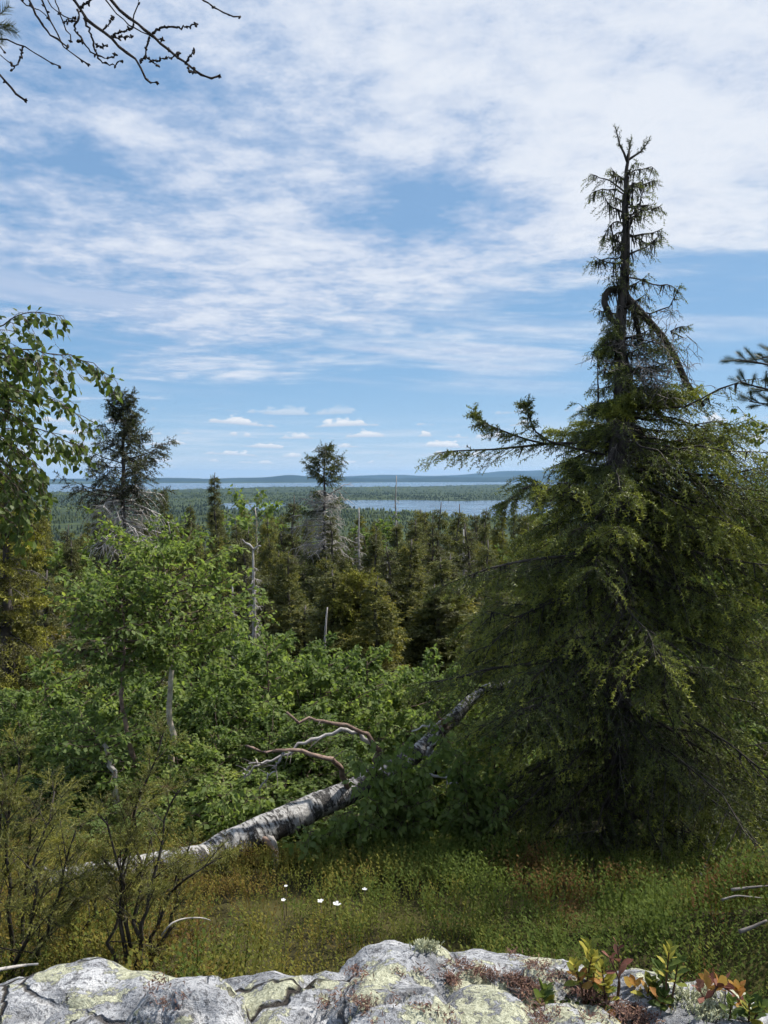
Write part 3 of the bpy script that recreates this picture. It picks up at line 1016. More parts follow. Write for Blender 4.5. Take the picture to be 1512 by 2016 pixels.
    clothe(P3[~lg], L3[~lg], 9, 4, np.maximum(L3[~lg] * 0.34, 0.05), b3[~lg] * 0.7, 0.045, 0.45, 0.22, 0.4)
    clothe(hp[:1], np.full(1, .6), 30, 6, np.full(1, 0.22), np.full(1, 0.16), 0.065, 0.5, 0.2)
    clothe(hp[1:], np.full(2, .3), 9, 3, np.full(2, 0.12), np.full(2, 0.12), 0.055, 0.6, 0.15)
    for f in fork:
        needle_shoots(rng, needles, f[None], np.array([0.16]), 22, 0.05, 1.0, T_FINE, 0.15, s0=0.25)
    # bare dead twigs in the shade of the crown and below it
    dead = MB()
    Dp, td, Ld = boughs(rng, H, 90, lambda t, a: 0.42 * reach(t, a) + 0.1, tr, 0.02, 0.80, rise=(-0.5, -0.2), droop=0.5, lift=0.15, wob=0.12)
    dead.tubes(Dp, (0.003 + Ld * 0.005)[:, None] * np.linspace(1, .2, 8), 4, cap=False)
    Dq, _, _, lq = side_shoots(rng, Dp, 8, Ld * 0.45, hang=0.7, droop=0.4, jitter=0.6)
    dead.tubes(Dq[:, (0, 2, 3)], (0.0016 + lq * 0.004)[:, None] * np.array((1, .6, .3)), 3, cap=False)
    Dr, _, _, lr = side_shoots(rng, Dq, 3, lq * 0.5, hang=0.6, droop=0.3, jitter=0.7)
    dead.tubes(Dr[:, (0, 3)], (0.0012 + lr * 0.003)[:, None] * np.array((1, .3)), 3, cap=False)
    # the tangle of dead twigs where the heavy limb leaves the trunk
    c0 = at(1275, 720, D - 0.15) - foot
    c = c0 + rng.normal(0, 1, (130, 3)) * np.array((0.15, 0.12, 0.16))
    dd = unit(rng.normal(0, 1, (130, 3)) + np.array((0.2, 0, -0.5)))
    u = np.linspace(0, 1, 6)
    W = c[:, None] + dd[:, None] * (0.28 * u[None, :, None]) + np.cumsum(rng.normal(0, 0.018, (130, 6, 3)), 1)
    dead.tubes(W, 0.0035 * np.linspace(1, .4, 6)[None].repeat(130, 0), 3, cap=False)
    Wq, _, _, lq = side_shoots(rng, W, 5, np.full(130, 0.10), hang=0.3, jitter=0.8)
    dead.tubes(Wq, 0.0022 * np.array((1, .8, .6, .3))[None].repeat(len(Wq), 0), 3, cap=False)
    hair = MB()
    for P, k, l in ((P2, 16, 0.10), (P3, 14, 0.08), (hp, 90, 0.10), (P1, 5, 0.12), (Q2[::2], 2, 0.07)):
        hairs(rng, hair, P, k, l)
    # tufts of lichen on the upper trunk itself
    hairs(rng, hair, (pts[24:, :] + 0)[None] + rng.normal(0, 0.030, (14, 1, 3)) * np.array((1, 1, 0)), 70, 0.07)
    mb.build('trunk', M['bark'], o, True)
    limb.build('boughs', M['twig'], o, True)
    twigs.build('twigs', M['twig'], o, False, 'stuff')
    needles.build('crown', M['needle'], o, False, 'stuff')
    dead.build('dead_branches', M['dead_dark'], o, False, 'stuff')
    hair.build('beard_lichen', M['lichen_hair'], o, False, 'stuff')
    print('main spruce', sum(len(f) for f in needles.f), sum(len(f) for f in twigs.f), sum(len(f) for f in dead.f))


build_main_spruce()

# ------------------------------------------------------------------ spruces of the slope below
def tree_place(px, d):
    x = (px - CX) / F * d
    return np.array((x, d, gz(x, d) - 0.08))


def height_for(py, d, z0):
    return at(CX, py, d)[2] - z0


def stretch(src_h, h, w=1.0):
    k = h / src_h
    return (k * w, k * w, k)


def build_forest():
    rng = np.random.default_rng(77)
    # --- single trees with a look of their own
    # left spruce: two-pronged dark top, bare grey branches under its crown
    d = 19.0
    p = tree_place(245, d)
    H = height_for(766, d, p[2])
    prof = [(0, 1.5), (.2, 1.4), (.5, 1.2), (.60, .9), (.64, .30), (.73, .45), (.755, 1.45), (.80, 1.25), (.86, 1.1), (.895, .6), (.93, .42), (.97, .32), (1, .12)]
    reach = lambda t, a: np.interp(t, *zip(*prof)) * (0.85 + 0.3 * math.sin(2 * a + 1))
    parts = spruce_parts(101, H, 1.0, 210, 10, 5, 0.175, reach, base_tint=0.14, tint_var=0.07, tip_gain=0.16, crown_from=0.04, thin=lambda t: 0.12 if .63 < t < .74 else 1.0,
                         droop=0.25, lift=0.35, trunk_r=0.14, dead=46, dead_range=(0.655, 0.78), dead_len=1.15, hair=6, dead_mat='dead', dead_r=2.0, mat='needle', swid=1.15)
    o = assemble('spruce_tree', parts, p, 'dark spruce with bare grey branches under its dense twin-pointed top', 'spruce tree')
    # middle spruce: small living tuft on a bare stem above a mass of dead branches
    d = 25.0
    p = tree_place(632, d)
    H = height_for(872, d, p[2])
    prof = [(0, 1.6), (.3, 1.5), (.5, 1.3), (.66, 1.05), (.73, .7), (.79, .8), (.86, .6), (.875, .15), (.89, .62), (.91, .70), (.93, .50), (.95, .55), (.97, .34), (1, .12)]
    reach = lambda t, a: np.interp(t, *zip(*prof)) * (0.85 + 0.3 * math.sin(2 * a))
    parts = spruce_parts(102, H, 1.0, 190, 8, 5, 0.20, reach, base_tint=0.22, tint_var=0.07, tip_gain=0.15, crown_from=0.04,
                         thin=lambda t: 0.12 if .70 < t < .80 else (0.25 if .80 < t < .86 else (0.05 if .86 <= t < .885 else 1.0)), droop=0.3, lift=0.3, trunk_r=0.13,
                         dead=84, dead_range=(0.70, 0.87), dead_len=1.0, hair=6, dead_mat='dead', dead_r=1.9, mat='needle', swid=1.1)
    assemble('spruce_tree', parts, p, 'half-dead spruce, a small green tuft above a skirt of bare grey branches', 'spruce tree')
    # left edge spruce with bright yellow shoots
    d = 12.0
    p = tree_place(18, d)
    H = height_for(930, d, p[2])
    parts = spruce_parts(103, H, 1.15, 85, 18, 6, 0.16, lambda t, a: 1.35 * (1.02 - t) ** 0.5 * (0.7 + 0.5 * math.sin(a * 3) ** 2), base_tint=0.36, tint_var=0.18, tip_gain=0.42, crown_from=0.05,
                         droop=0.22, lift=0.12, trunk_r=0.14, mat='needle_yellow', hang=0.10, dead=20, dead_range=(0.1, 0.8), dead_len=0.7)
    assemble('spruce_tree', parts, p, 'spruce at the left picture edge with layered bright yellow-green shoots', 'spruce tree')
    # round-topped yellowish spruce in the middle
    d = 14.5
    p = tree_place(700, d)
    H = height_for(1128, d, p[2])
    parts = spruce_parts(104, H, 1.0, 110, 13, 6, 0.16, lambda t, a: 0.98 * (1.03 - t) ** 0.42 * (0.85 + 0.3 * math.sin(a * 2 + 1)), base_tint=0.42, tint_var=0.12, tip_gain=0.28, crown_from=0.05,
                         droop=0.35, lift=0.22, mat='needle_yellow')
    yellow = assemble('spruce_tree', parts, p, 'round-topped yellow-green spruce in the middle of the thicket', 'spruce tree')
    yellow_h = H

    # --- dead snags
    def snag(seed, px, py, d, label, n, reach_m, lean=(0, 0), r=0.07, fork=False, low=0.05, droop=0.75):
        p = tree_place(px, d)
        H = height_for(py, d, p[2])
        rg = np.random.default_rng(seed)
        pts, tr = trunk_curve(rg, H, lean, 0.012)
        mb = MB()
        mb.tubes(pts, r * (1.05 - np.linspace(0, 1, len(pts))) ** 0.7 + 0.006, 8)
        if fork:
            e = pts[-1]
            mb.tubes(np.array([e + (0, 0, -.03), e + (-.07, 0, .06), e + (-.16, 0, .10), e + (-.21, 0, .17)]), np.array((.028, .024, .018, .01)), 6)
            mb.tubes(np.array([e + (0, 0, -.05), e + (.06, .02, .0), e + (.12, 0, .04), e + (.16, 0, .03)]), np.array((.026, .022, .016, .01)), 6)
        o = thing('dead_tree', p, label, 'dead tree')
        mb.build('trunk', M['dead'], o, True)
        if n:
            br = MB()
            P, t, L = boughs(rg, H, n, lambda t, a: reach_m * (1.05 - t * 0.75), tr, low, 0.93, rise=(-0.7, -0.5), droop=droop, lift=0.05, wob=0.14)
            br.tubes(P, 1.7 * (0.005 + L * 0.014)[:, None] * np.linspace(1, .2, 8), 3, cap=False)
            Q, _, _, l2 = side_shoots(rg, P, 7, L * 0.5, hang=0.9, droop=0.5, jitter=0.5)
            br.tubes(Q[:, (0, 2, 3)], 1.7 * (0.003 + l2 * 0.008)[:, None] * np.array((1, .6, .25)), 3, cap=False)
            br.build('branches', M['dead'], o, False, 'stuff')
        return o
    snag(1, 499, 1078, 15.5, 'grey dead spruce with forked broken top and drooping bare branches', 90, 0.42, r=0.075, fork=True, low=0.2)
    snag(2, 454, 1152, 13.5, 'short pointed dead snag beside the bright young birch', 60, 0.33, r=0.055, low=0.3)
    snag(3, 616, 1196, 13.0, 'thin leaning bare pole without branches in the thicket', 0, 0.12, lean=(0.25, 0), r=0.045)
    snag(4, 918, 1042, 27.0, 'pale dead spruce standing left of the big spruce, far down the slope', 80, 0.5, r=0.10, low=0.35)
    snag(5, 768, 1098, 20.0, 'dark dead snag behind the round-topped yellow-green spruce', 80, 0.5, r=0.08, low=0.3)
    snag(6, 706, 1000, 27.0, 'bare dead spruce close right of the half-dead spruce', 110, 0.55, r=0.09, low=0.35)
    snag(7, 790, 936, 31.0, 'thin bare-topped spruce pole rising to the near lake', 60, 0.42, r=0.075, low=0.45)

    # --- prototypes for the rest of the wood (each stands in the wood itself)
    protos = []
    spec = [   # seed, H, radius, n, ntw, nsh, slen, kw
        (201, 10, 1.45, 125, 10, 5, 0.25, dict(base_tint=0.30)),
        (202, 10, 1.85, 125, 10, 5, 0.26, dict(base_tint=0.42, tint_var=0.14, droop=0.45)),
        (203, 10, 1.05, 120, 9, 5, 0.22, dict(base_tint=0.22, droop=0.45, lift=0.35)),
        (204, 10, 1.55, 105, 9, 5, 0.26, dict(base_tint=0.26, dead=40, dead_range=(0.1, 0.75), dead_len=1.1, hair=5)),
        (205, 10, 1.4, 95, 9, 5, 0.24, dict(base_tint=0.18, thin=lambda t: 0.35 + 0.6 * (math.sin(t * 23) > -0.2), dead=34, dead_range=(0.3, 0.9), dead_len=0.7, hair=6)),
        (206, 10, 1.65, 120, 10, 5, 0.26, dict(base_tint=0.50, tint_var=0.15, tip_gain=0.35, droop=0.4)),
    ]
    made = {}

    def spruce(kind, px, py, d, label, group=None, w=1.0, rz=None):
        p = tree_place(px, d)
        H = height_for(py, d, p[2])
        rz = rng.random() * 6.28 if rz is None else rz
        sc = stretch(10.0, H, w * max(1.0, 1.45 / (spec[kind][2] * H / 10.0)))
        if kind not in made:
            s = spec[kind]
            o = assemble('spruce_tree', spruce_parts(*s[:7], **s[7]), p, label, 'spruce tree', group, rz, sc)
            made[kind] = o
        else:
            o = copy_thing(made[kind], p, label, rz, sc, group)
        if group is None and 'group' in o:
            del o['group']
        return o

    # treetops that stand out against the sky, the lakes and the plain
    spruce(2, 420, 930, 36, 'slim dark spruce spire rising between the left spruce and the lake', w=1.0)
    spruce(2, 97, 985, 44, 'small dark spruce tip beyond the yellow-shooted left edge spruce', w=0.9)
    spruce(2, 374, 990, 42, 'small pointed spruce standing just left of the slim dark spire', w=0.9)
    spruce(0, 322, 958, 24, 'olive spruce leaning close behind the twin-pointed dark spruce', w=0.75)
    spruce(0, 190, 1005, 26, 'broad olive spruce in front of the twin-pointed dark spruce, to its left', w=1.0)
    spruce(4, 575, 974, 30, 'ragged dark-crowned spruce between the slim spire and the half-dead spruce', w=1.2)
    spruce(2, 1009, 985, 60, 'thin spruce tip against the near lake beside the big spruce', w=0.7)
    spruce(4, 872, 988, 33, 'ragged lichen-grey spruce top below the right end of the near lake', w=1.2)
    spruce(4, 900, 992, 35, 'flat-topped ragged spruce touching the shoreline of the near lake', w=1.4)
    spruce(2, 952, 998, 44, 'dark narrow spruce left of the big spruce, below the lake', w=1.0)
    spruce(0, 990, 990, 55, 'reddish-brown spruce tip just left of the big spruce', w=0.8)
    spruce(3, 835, 1005, 29, 'brownish spruce with bare lower branches below the near lake', w=0.9)
    spruce(1, 745, 1035, 26, 'olive spruce filling the gap right of the bare dead spruce', w=0.9)
    spruce(0, 1035, 1015, 48, 'small spruce half hidden by the branches of the big spruce', w=0.9)
    spruce(5, 60, 1010, 17, 'golden-olive spruce at the left behind the yellow-shooted one', w=0.9)
    spruce(3, 465, 1030, 25, 'brown ragged spruce behind the forked grey snag', w=1.0)
    spruce(1, 540, 1085, 18, 'broad olive-green spruce just right of the forked grey snag', w=1.0)
    spruce(3, 652, 1010, 24, 'brownish spruce hugging the trunk of the half-dead spruce', w=1.0)
    spruce(0, 818, 1022, 21, 'large olive spruce standing in front of the thin bare-topped pole', w=1.15)
    spruce(3, 478, 1060, 18, 'large brown-skirted spruce directly behind the forked grey snag', w=1.2)
    spruce(1, 575, 1085, 16.5, 'broad drooping spruce between the forked snag and the half-dead spruce', w=1.1)
    spruce(0, 868, 1098, 15.5, 'full olive spruce just left of the low boughs of the big spruce', w=1.15)
    spruce(4, 955, 1062, 18.5, 'tall ragged spruce touching the left boughs of the big spruce', w=1.1)
    spruce(1, 385, 1052, 20, 'broad olive spruce behind the bright young birch', w=1.1)
    spruce(3, 765, 1075, 17, 'brownish spruce right of the round-topped yellow-green one', w=1.1)
    # the dense wood between them
    lab = {0: 'olive spruce in the dense wood on the slope', 1: 'broad drooping spruce in the dense wood on the slope', 2: 'narrow dark spruce in the dense wood on the slope',
           3: 'brownish bare-skirted spruce in the dense wood on the slope', 4: 'ragged lichen-hung spruce in the dense wood on the slope', 5: 'golden-green spruce in the dense wood on the slope'}
    rows = [(15.0, 16, 1105, 1205, -150, 1000), (18.5, 20, 1055, 1160, -200, 1080), (23, 24, 1015, 1120, -250, 1120), (29, 32, 1005, 1095, -300, 1750), (38, 38, 995, 1070, -300, 1750), (50, 40, 998, 1050, -300, 1750), (70, 36, 1005, 1045, -250, 1750), (105, 28, 1012, 1048, -250, 1750)]
    adj = ['olive', 'broad drooping', 'narrow dark', 'brownish bare-skirted', 'ragged lichen-hung', 'golden-green']

    def wood_label(k, px, dd):
        where = next(w for lim, w in ((60, 'beyond the yellow-shooted edge spruce'), (150, 'left of the twin-pointed dark spruce'), (340, 'round the twin-pointed dark spruce'), (460, 'round the slim dark spire'), (560, 'round the forked grey snag'),
                                      (700, 'round the half-dead spruce'), (850, 'round the thin bare-topped pole'), (1060, 'left of the big spruce'), (1300, 'hidden behind the big spruce'), (9999, 'right of the big spruce')) if px < lim)
        row = 'near row' if dd < 22 else ('middle rows' if dd < 45 else 'far rows')
        return '%s spruce in the %s %s' % (adj[k], row, where)
    weights = [.22, .18, .10, .21, .15, .14]
    for d, n, y0, y1, x0, x1 in rows:
        for i in range(n):
            px = x0 + (x1 - x0) * (i + rng.random()) / n
            dd = d * (0.9 + 0.25 * rng.random())
            if dd < 22 and 1000 < px < 1500:
                continue
            k = int(rng.choice(6, p=weights))
            spruce(k, px, y0 + (y1 - y0) * rng.random() ** 0.8, dd, wood_label(k, px, dd), 'spruces of the dense wood on the slope', w=0.85 + 0.5 * rng.random())


# ------------------------------------------------------------------ birches
def birch_parts(seed, H, radius, n, ntw, nlf, leaf, stems, bark, tint=0.5, tint_var=0.12, crown_from=0.3, rise=(0.35, 0.9), droop=0.12, limb_r=0.011, leaf_w=0.85, trunk_pts=None, tw=0.42):
    """stems: list of (polyline (K,3) local, radius at the foot)"""
    rng = np.random.default_rng(seed)
    trunk, limbs, leaves = MB(), MB(), MB()
    for pts, r in stems:
        pts = np.asarray(pts, float)
        k = np.linspace(0, 1, len(pts))
        kk = np.linspace(0, 1, 22)
        fine = np.stack([np.interp(kk, k, pts[:, j]) for j in range(3)], -1)
        fine[1:-1, :2] += rng.normal(0, r * 0.28, (20, 2))
        trunk.tubes(fine, r * (1.05 - kk) ** 0.75 + 0.003, 8)
        tr = lambda t, f=fine: np.stack([np.interp(t, kk, f[:, j]) for j in range(3)], -1)
        hh = fine[-1, 2] - fine[0, 2]
        m = max(6, int(n * hh / H))
        P, t, L = boughs(rng, hh, m, lambda t, a: radius * (0.45 + 1.2 * np.sin(np.clip(t - crown_from, 0, 1) / (1 - crown_from) * math.pi * 0.85 + 0.25)), tr, crown_from, 0.99, rise=rise, droop=droop, lift=0.12, wob=0.10)
        limbs.tubes(P, (0.0025 + L * limb_r)[:, None] * np.linspace(1, .2, 8), 3, cap=False)
        Q, s, par, ln = side_shoots(rng, P, ntw, L * tw, spread=0.8, hang=-0.05, droop=0.3, jitter=0.5, s0=0.2)
        limbs.tubes(Q[:, (0, 3)], (0.0012 + ln * 0.005)[:, None] * np.array((1, .3)), 3, cap=False)
        bt = np.clip(tint + rng.normal(0, tint_var, len(P)), 0, 1)
        for W, tt, cnt in ((Q, bt[par], nlf), (P, bt, nlf + 2)):
            B = len(W)
            u = 0.15 + 0.85 * rng.random((B, cnt))
            o, tg = along(W, u)
            o, tg = o.reshape(-1, 3), tg.reshape(-1, 3)
            dd = unit(tg * 0.45 + rng.normal(0, 0.55, o.shape) + np.array((0, 0, -0.35)))
            nn = unit(rng.normal(0, 0.6, o.shape) + UP)
            sz = leaf * (0.6 + 0.6 * rng.random(len(o)))
            o = o + dd * (sz * 0.35)[:, None]
            leaves.stamp(LEAF_V, LEAF_F, o, dd, nn, sz, sz * leaf_w, np.clip(np.repeat(tt, cnt) + rng.normal(0, 0.13, len(o)), 0, 1))
    return [('trunk', trunk, bark, None), ('limbs', limbs, 'birch_twig', None), ('crown', leaves, 'birch_leaf', 'stuff')]


def local_path(pts, base):
    return np.array([at(*q) for q in pts]) - base


def build_birches():
    rng = np.random.default_rng(31)
    # pale-stemmed young birch
    d = 7.7
    base = at(322, 1700, d)
    base[2] = gz(base[0], base[1]) - 0.05
    st = local_path([(322, 1720, d), (330, 1600, d), (336, 1500, d), (345, 1440, d), (330, 1380, d), (336, 1330, d), (340, 1290, d), (333, 1250, d), (330, 1200, d), (328, 1150, d), (322, 1095, d)], base)
    assemble('birch_tree', birch_parts(301, st[-1, 2], 0.60, 50, 11, 12, 0.050, [(st, 0.034)], 'birch_stem', 0.72, crown_from=0.60, tw=0.5), base,
             'bright green young birch with crooked pale cream stem left of the snags', 'birch tree')
    # reddish-stemmed slim birch
    d = 7.2
    base = at(262, 1700, d)
    base[2] = gz(base[0], base[1]) - 0.05
    st = local_path([(262, 1740, d), (262, 1560, d), (264, 1520, d), (255, 1460, d), (248, 1420, d), (238, 1380, d), (240, 1330, d), (246, 1300, d), (243, 1250, d), (243, 1215, d), (240, 1180, d)], base)
    assemble('birch_tree', birch_parts(302, st[-1, 2], 0.42, 30, 8, 10, 0.050, [(st, 0.026)], 'birch_red', 0.5, crown_from=0.66), base,
             'slim birch with thin reddish crooked stem beside the pale-stemmed birch', 'birch tree')
    # grey bent bare-stemmed birch further left
    d = 6.9
    base = at(214, 1680, d)
    base[2] = gz(base[0], base[1]) - 0.05
    st = local_path([(214, 1760, d), (232, 1580, d), (226, 1530, d), (215, 1490, d), (204, 1465, d), (200, 1450, d), (186, 1448, d)], base)
    assemble('birch_tree', birch_parts(303, st[-1, 2], 0.38, 22, 6, 8, 0.05, [(st, 0.03)], 'dead', 0.42, crown_from=0.25), base,
             'low birch with a grey stem bent sharply over at its tip', 'birch tree')

    # bushy birch thicket: three bushes built, then copied
    kinds = []
    for k, (H, rad, n, tint, leaf) in enumerate(((2.3, 0.62, 30, 0.46, 0.058), (1.9, 0.60, 28, 0.60, 0.056), (2.6, 0.55, 32, 0.40, 0.056))):
        rg = np.random.default_rng(400 + k)
        stems = []
        for j in range(4):
            a = rg.random() * 6.28
            h = H * (0.72 + 0.3 * rg.random())
            rr = 0.28 + 0.3 * rg.random()
            stems.append((np.array([(0.06 * math.cos(a), 0.06 * math.sin(a), 0), (0.35 * rr * math.cos(a), 0.35 * rr * math.sin(a), h * 0.35), (0.7 * rr * math.cos(a) + rg.normal(0, .05), 0.7 * rr * math.sin(a), h * 0.7), (rr * math.cos(a), rr * math.sin(a), h)]), 0.016))
        kinds.append((birch_parts(410 + k, H, rad * 0.78, n, 9, 11, leaf, stems, 'birch_twig', tint, 0.13, crown_from=0.10), H))
    first = {}
    lab = ['mid-green birch bush in the thicket behind the fallen trunk', 'light green birch bush in the thicket behind the fallen trunk', 'deep green upright birch bush in the thicket behind the fallen trunk']
    spots = [(430, 1330, 9.0, 0), (520, 1290, 8.6, 1), (590, 1265, 9.6, 2), (560, 1255, 10.5, 1), (480, 1380, 7.6, 0), (640, 1330, 8.3, 2), (720, 1310, 9.0, 1), (790, 1290, 9.4, 0), (860, 1330, 9.0, 2),
             (690, 1400, 7.9, 0), (420, 1450, 7.3, 1), (370, 1420, 8.4, 2), (180, 1310, 9.5, 0), (110, 1320, 9.0, 1), (60, 1360, 8.4, 2), (150, 1400, 7.6, 0), (-40, 1400, 8.8, 1), (280, 1380, 10.0, 2), (400, 1260, 10.5, 1),
             (560, 1420, 7.2, 2), (330, 1585, 6.6, 0), (470, 1520, 6.7, 1), (930, 1400, 8.6, 0), (1000, 1350, 9.6, 1), (80, 1500, 7.0, 2), (230, 1600, 6.4, 1), (580, 1530, 6.9, 0), (660, 1500, 7.4, 2), (780, 1400, 8.4, 1),
             (1080, 1330, 10.5, 0), (1420, 1200, 9.5, 1), (1500, 1150, 9.5, 0), (1560, 1080, 10, 1), (1480, 1000, 11, 1), (1560, 960, 11, 0), (1440, 1320, 8.6, 2), (1530, 1420, 8.0, 1)]
    for px, py, d, k in spots:
        x = (px - CX) / F * d
        p = np.array((x, d, gz(x, d) - 0.05))
        h = height_for(py, d, p[2])
        sc = h / kinds[k][1]
        sc = (min(max(sc, 0.75), 1.35),) * 2 + (sc,)
        rz = rng.random() * 6.28
        g = 'birch bushes of the thicket behind the fallen trunk'
        if px > 1350:
            l = '%s birch bush right of the big spruce, %s' % (['mid-green', 'light green', 'deep green'][k], 'high on the slope' if py < 1120 else ('at mid height' if py < 1260 else 'low down'))
            g = 'birch bushes behind the big spruce'
        else:
            near = 'back row' if d > 8.7 else ('middle row' if d > 7.5 else 'front row')
            where = next(w for lim, w in ((130, 'by the left edge'), (300, 'beside the reddish birch stem'), (460, 'beside the pale birch stem'), (620, 'below the snags'), (760, 'behind the crooked dead limbs'), (9999, 'behind the upper end of the fallen trunk')) if px < lim)
            l = '%s birch bush %s, %s' % (['mid-green', 'light green', 'deep green'][k], where, near)
        if k not in first:
            first[k] = assemble('birch_bush', kinds[k][0], p, l, 'birch bush', g, rz, sc)
        else:
            copy_thing(first[k], p, l, rz, sc, g)
    # tall green birches far down the slope
    for px, py, d, lb in ((505, 1000, 34, 'fresh green birch crown standing out among the dark spruces below the lake'), (735, 1050, 30, 'light green birch crown between the dead spruce and the thin pole'),
                          (1075, 1085, 26, 'green birch crown showing through the left boughs of the big spruce'), (140, 1095, 22, 'green birch crown below the twin-pointed spruce, at its left')):
        x = (px - CX) / F * d
        p = np.array((x, d, gz(x, d) - 0.05))
        h = height_for(py, d, p[2])
        if 'tall' not in first:
            rg = np.random.default_rng(9)
            st = trunk_curve(rg, 8.0, (0.2, 0.1), 0.02)[0]
            first['tall'] = assemble('birch_tree', birch_parts(420, 8.0, 1.25, 60, 9, 7, 0.13, [(st, 0.08)], 'birch_stem', 0.45, crown_from=0.25), p, lb, 'birch tree', None, 0.5, h / 8)
        else:
            copy_thing(first['tall'], p, lb, rng.random() * 6, h / 8)


build_forest()
build_birches()

# ------------------------------------------------------------------ fallen birch
def resample(P, n, sm=0):
    P = np.asarray(P, float)
    s = np.concatenate([[0], np.cumsum(np.linalg.norm(np.diff(P, axis=0), axis=1))])
    u = np.linspace(0, s[-1], n)
    Q = np.stack([np.interp(u, s, P[:, k]) for k in range(3)], -1)
    for _ in range(sm):
        Q[1:-1] = 0.25 * Q[:-2] + 0.5 * Q[1:-1] + 0.25 * Q[2:]
    return Q


def build_fallen_birch():
    rng = np.random.default_rng(61)
    o = thing('fallen_birch', (0, 0, 0), 'fallen grey-white birch trunk leaning up towards the big spruce', 'fallen tree')
    root = at(400, 1700, 5.6)
    o.location = root
    rel = lambda pts: np.array([at(*p) for p in pts]) - root

    def trunk(name, pts, r0, r1, n=46, lump=0.05):
        P = resample(rel(pts), n, 3)
        P[2:-2] += np.cumsum(rng.normal(0, 0.0045, (n - 4, 3)), 0) * np.sin(np.linspace(0, math.pi, n - 4))[:, None]
        mb = MB()
        k = np.linspace(0, 1, n)
        mb.tubes(P, 0, 18)
        # bark surface with bumps
        mb.v, mb.f, mb.t, mb.n = [], [], [], 0
        T = unit(np.gradient(P, axis=0))
        nrm = unit(np.cross(T, UP))
        bi = np.cross(T, nrm)
        sides = 20
        a = np.arange(sides) / sides * 2 * math.pi
        ring = nrm[:, None] * np.cos(a)[None, :, None] + bi[:, None] * np.sin(a)[None, :, None]
        base = P[:, None] + ring * 0.1
        bump = (fbm(base.reshape(-1, 3) * 9, 4, 3).reshape(n, sides) - 0.5) * lump * 3.2
        rad = (r0 + (r1 - r0) * k)[:, None] * (1 + bump)
        V = P[:, None] + ring * rad[..., None]
        i, j = np.meshgrid(np.arange(n - 1), np.arange(sides), indexing='ij')
        j2 = (j + 1) % sides
        mb.add(V, np.stack([i * sides + j, i * sides + j2, (i + 1) * sides + j2, (i + 1) * sides + j], -1).reshape(-1, 4))
        e = np.arange(sides)
        mb.f.append(e[None, ::-1])
        mb.f.append((e + (n - 1) * sides)[None])
        return mb.build(name, M['log_bark'], o, True)

    t = trunk('trunk', [(395, 1702, 5.55), (440, 1672, 5.62), (545, 1622, 5.85), (620, 1588, 6.05), (690, 1560, 6.2), (770, 1515, 6.5), (835, 1478, 6.75), (890, 1425, 7.0), (930, 1382, 7.2), (955, 1362, 7.3), (985, 1350, 7.4), (1030, 1342, 7.5), (1080, 1345, 7.6)], 0.128, 0.030, 66, 0.085)
    t['label'] = 'scarred grey-white birch trunk'
    g = trunk('butt_log', [(50, 1742, 4.85), (150, 1728, 4.9), (250, 1712, 5.05), (330, 1698, 5.3), (410, 1690, 5.55)], 0.065, 0.10, 30)
    g['label'] = 'pale lower end of the trunk lying in the heath'
    # torn branch stub hanging under the trunk
    for pts, r, mat in (([(520, 1640, 5.72), (535, 1655, 5.70), (541, 1672, 5.68), (543, 1695, 5.66), (542, 1712, 5.66)], (.045, .036, .028, .024, .016), 'dead'),
                        ([(505, 1642, 5.70), (520, 1650, 5.67), (530, 1662, 5.66), (538, 1672, 5.66), (545, 1680, 5.66)], (.03, .024, .02, .016, .01), 'birch_red')):
        mb = MB()
        mb.tubes(resample(rel(pts), 9, 1), np.interp(np.linspace(0, 1, 9), np.linspace(0, 1, 5), r), 7)
        mb.build('branch_stub', M[mat], o, True)
    # crooked dead limbs
    limbs = [([(735, 1540, 6.4), (745, 1500, 6.2), (738, 1470, 6.1), (715, 1440, 6.05), (690, 1428, 6.0), (655, 1425, 5.95), (630, 1418, 5.9), (600, 1418, 5.88), (572, 1414, 5.85), (564, 1402, 5.85)], .026, .008, 'birch_red'),
             ([(690, 1560, 6.2), (680, 1525, 6.0), (665, 1500, 5.9), (630, 1486, 5.82), (590, 1480, 5.8), (560, 1474, 5.78), (530, 1482, 5.76), (515, 1474, 5.75), (500, 1466, 5.75), (484, 1468, 5.75)], .028, .008, 'birch_red'),
             ([(738, 1470, 6.1), (690, 1434, 6.1), (640, 1446, 6.1), (600, 1462, 6.05), (570, 1476, 6.0), (545, 1490, 6.0), (515, 1502, 5.95), (495, 1515, 5.95), (480, 1530, 5.95)], .020, .006, 'dead'),
             ([(558, 1480, 5.8), (548, 1500, 5.78), (535, 1520, 5.76), (520, 1540, 5.75), (510, 1553, 5.74)], .010, .004, 'dead'),
             ([(515, 1502, 5.95), (500, 1505, 5.9), (485, 1515, 5.9), (482, 1530, 5.9)], .008, .003, 'dead'),
             ([(835, 1490, 6.75), (850, 1470, 6.5), (862, 1445, 6.45), (856, 1425, 6.45), (830, 1432, 6.45), (810, 1440, 6.45)], .018, .006, 'dead'),
             ([(850, 1478, 6.7), (850, 1505, 6.5), (845, 1520, 6.45), (870, 1530, 6.4), (890, 1545, 6.35), (925, 1548, 6.3)], .018, .007, 'dead'),
             ([(870, 1530, 6.5), (900, 1510, 6.4), (918, 1496, 6.4), (930, 1480, 6.4)], .012, .005, 'dead_dark'),
             ([(880, 1440, 6.95), (870, 1420, 6.8), (862, 1408, 6.8), (868, 1395, 6.8)], .02, .008, 'birch_red')]
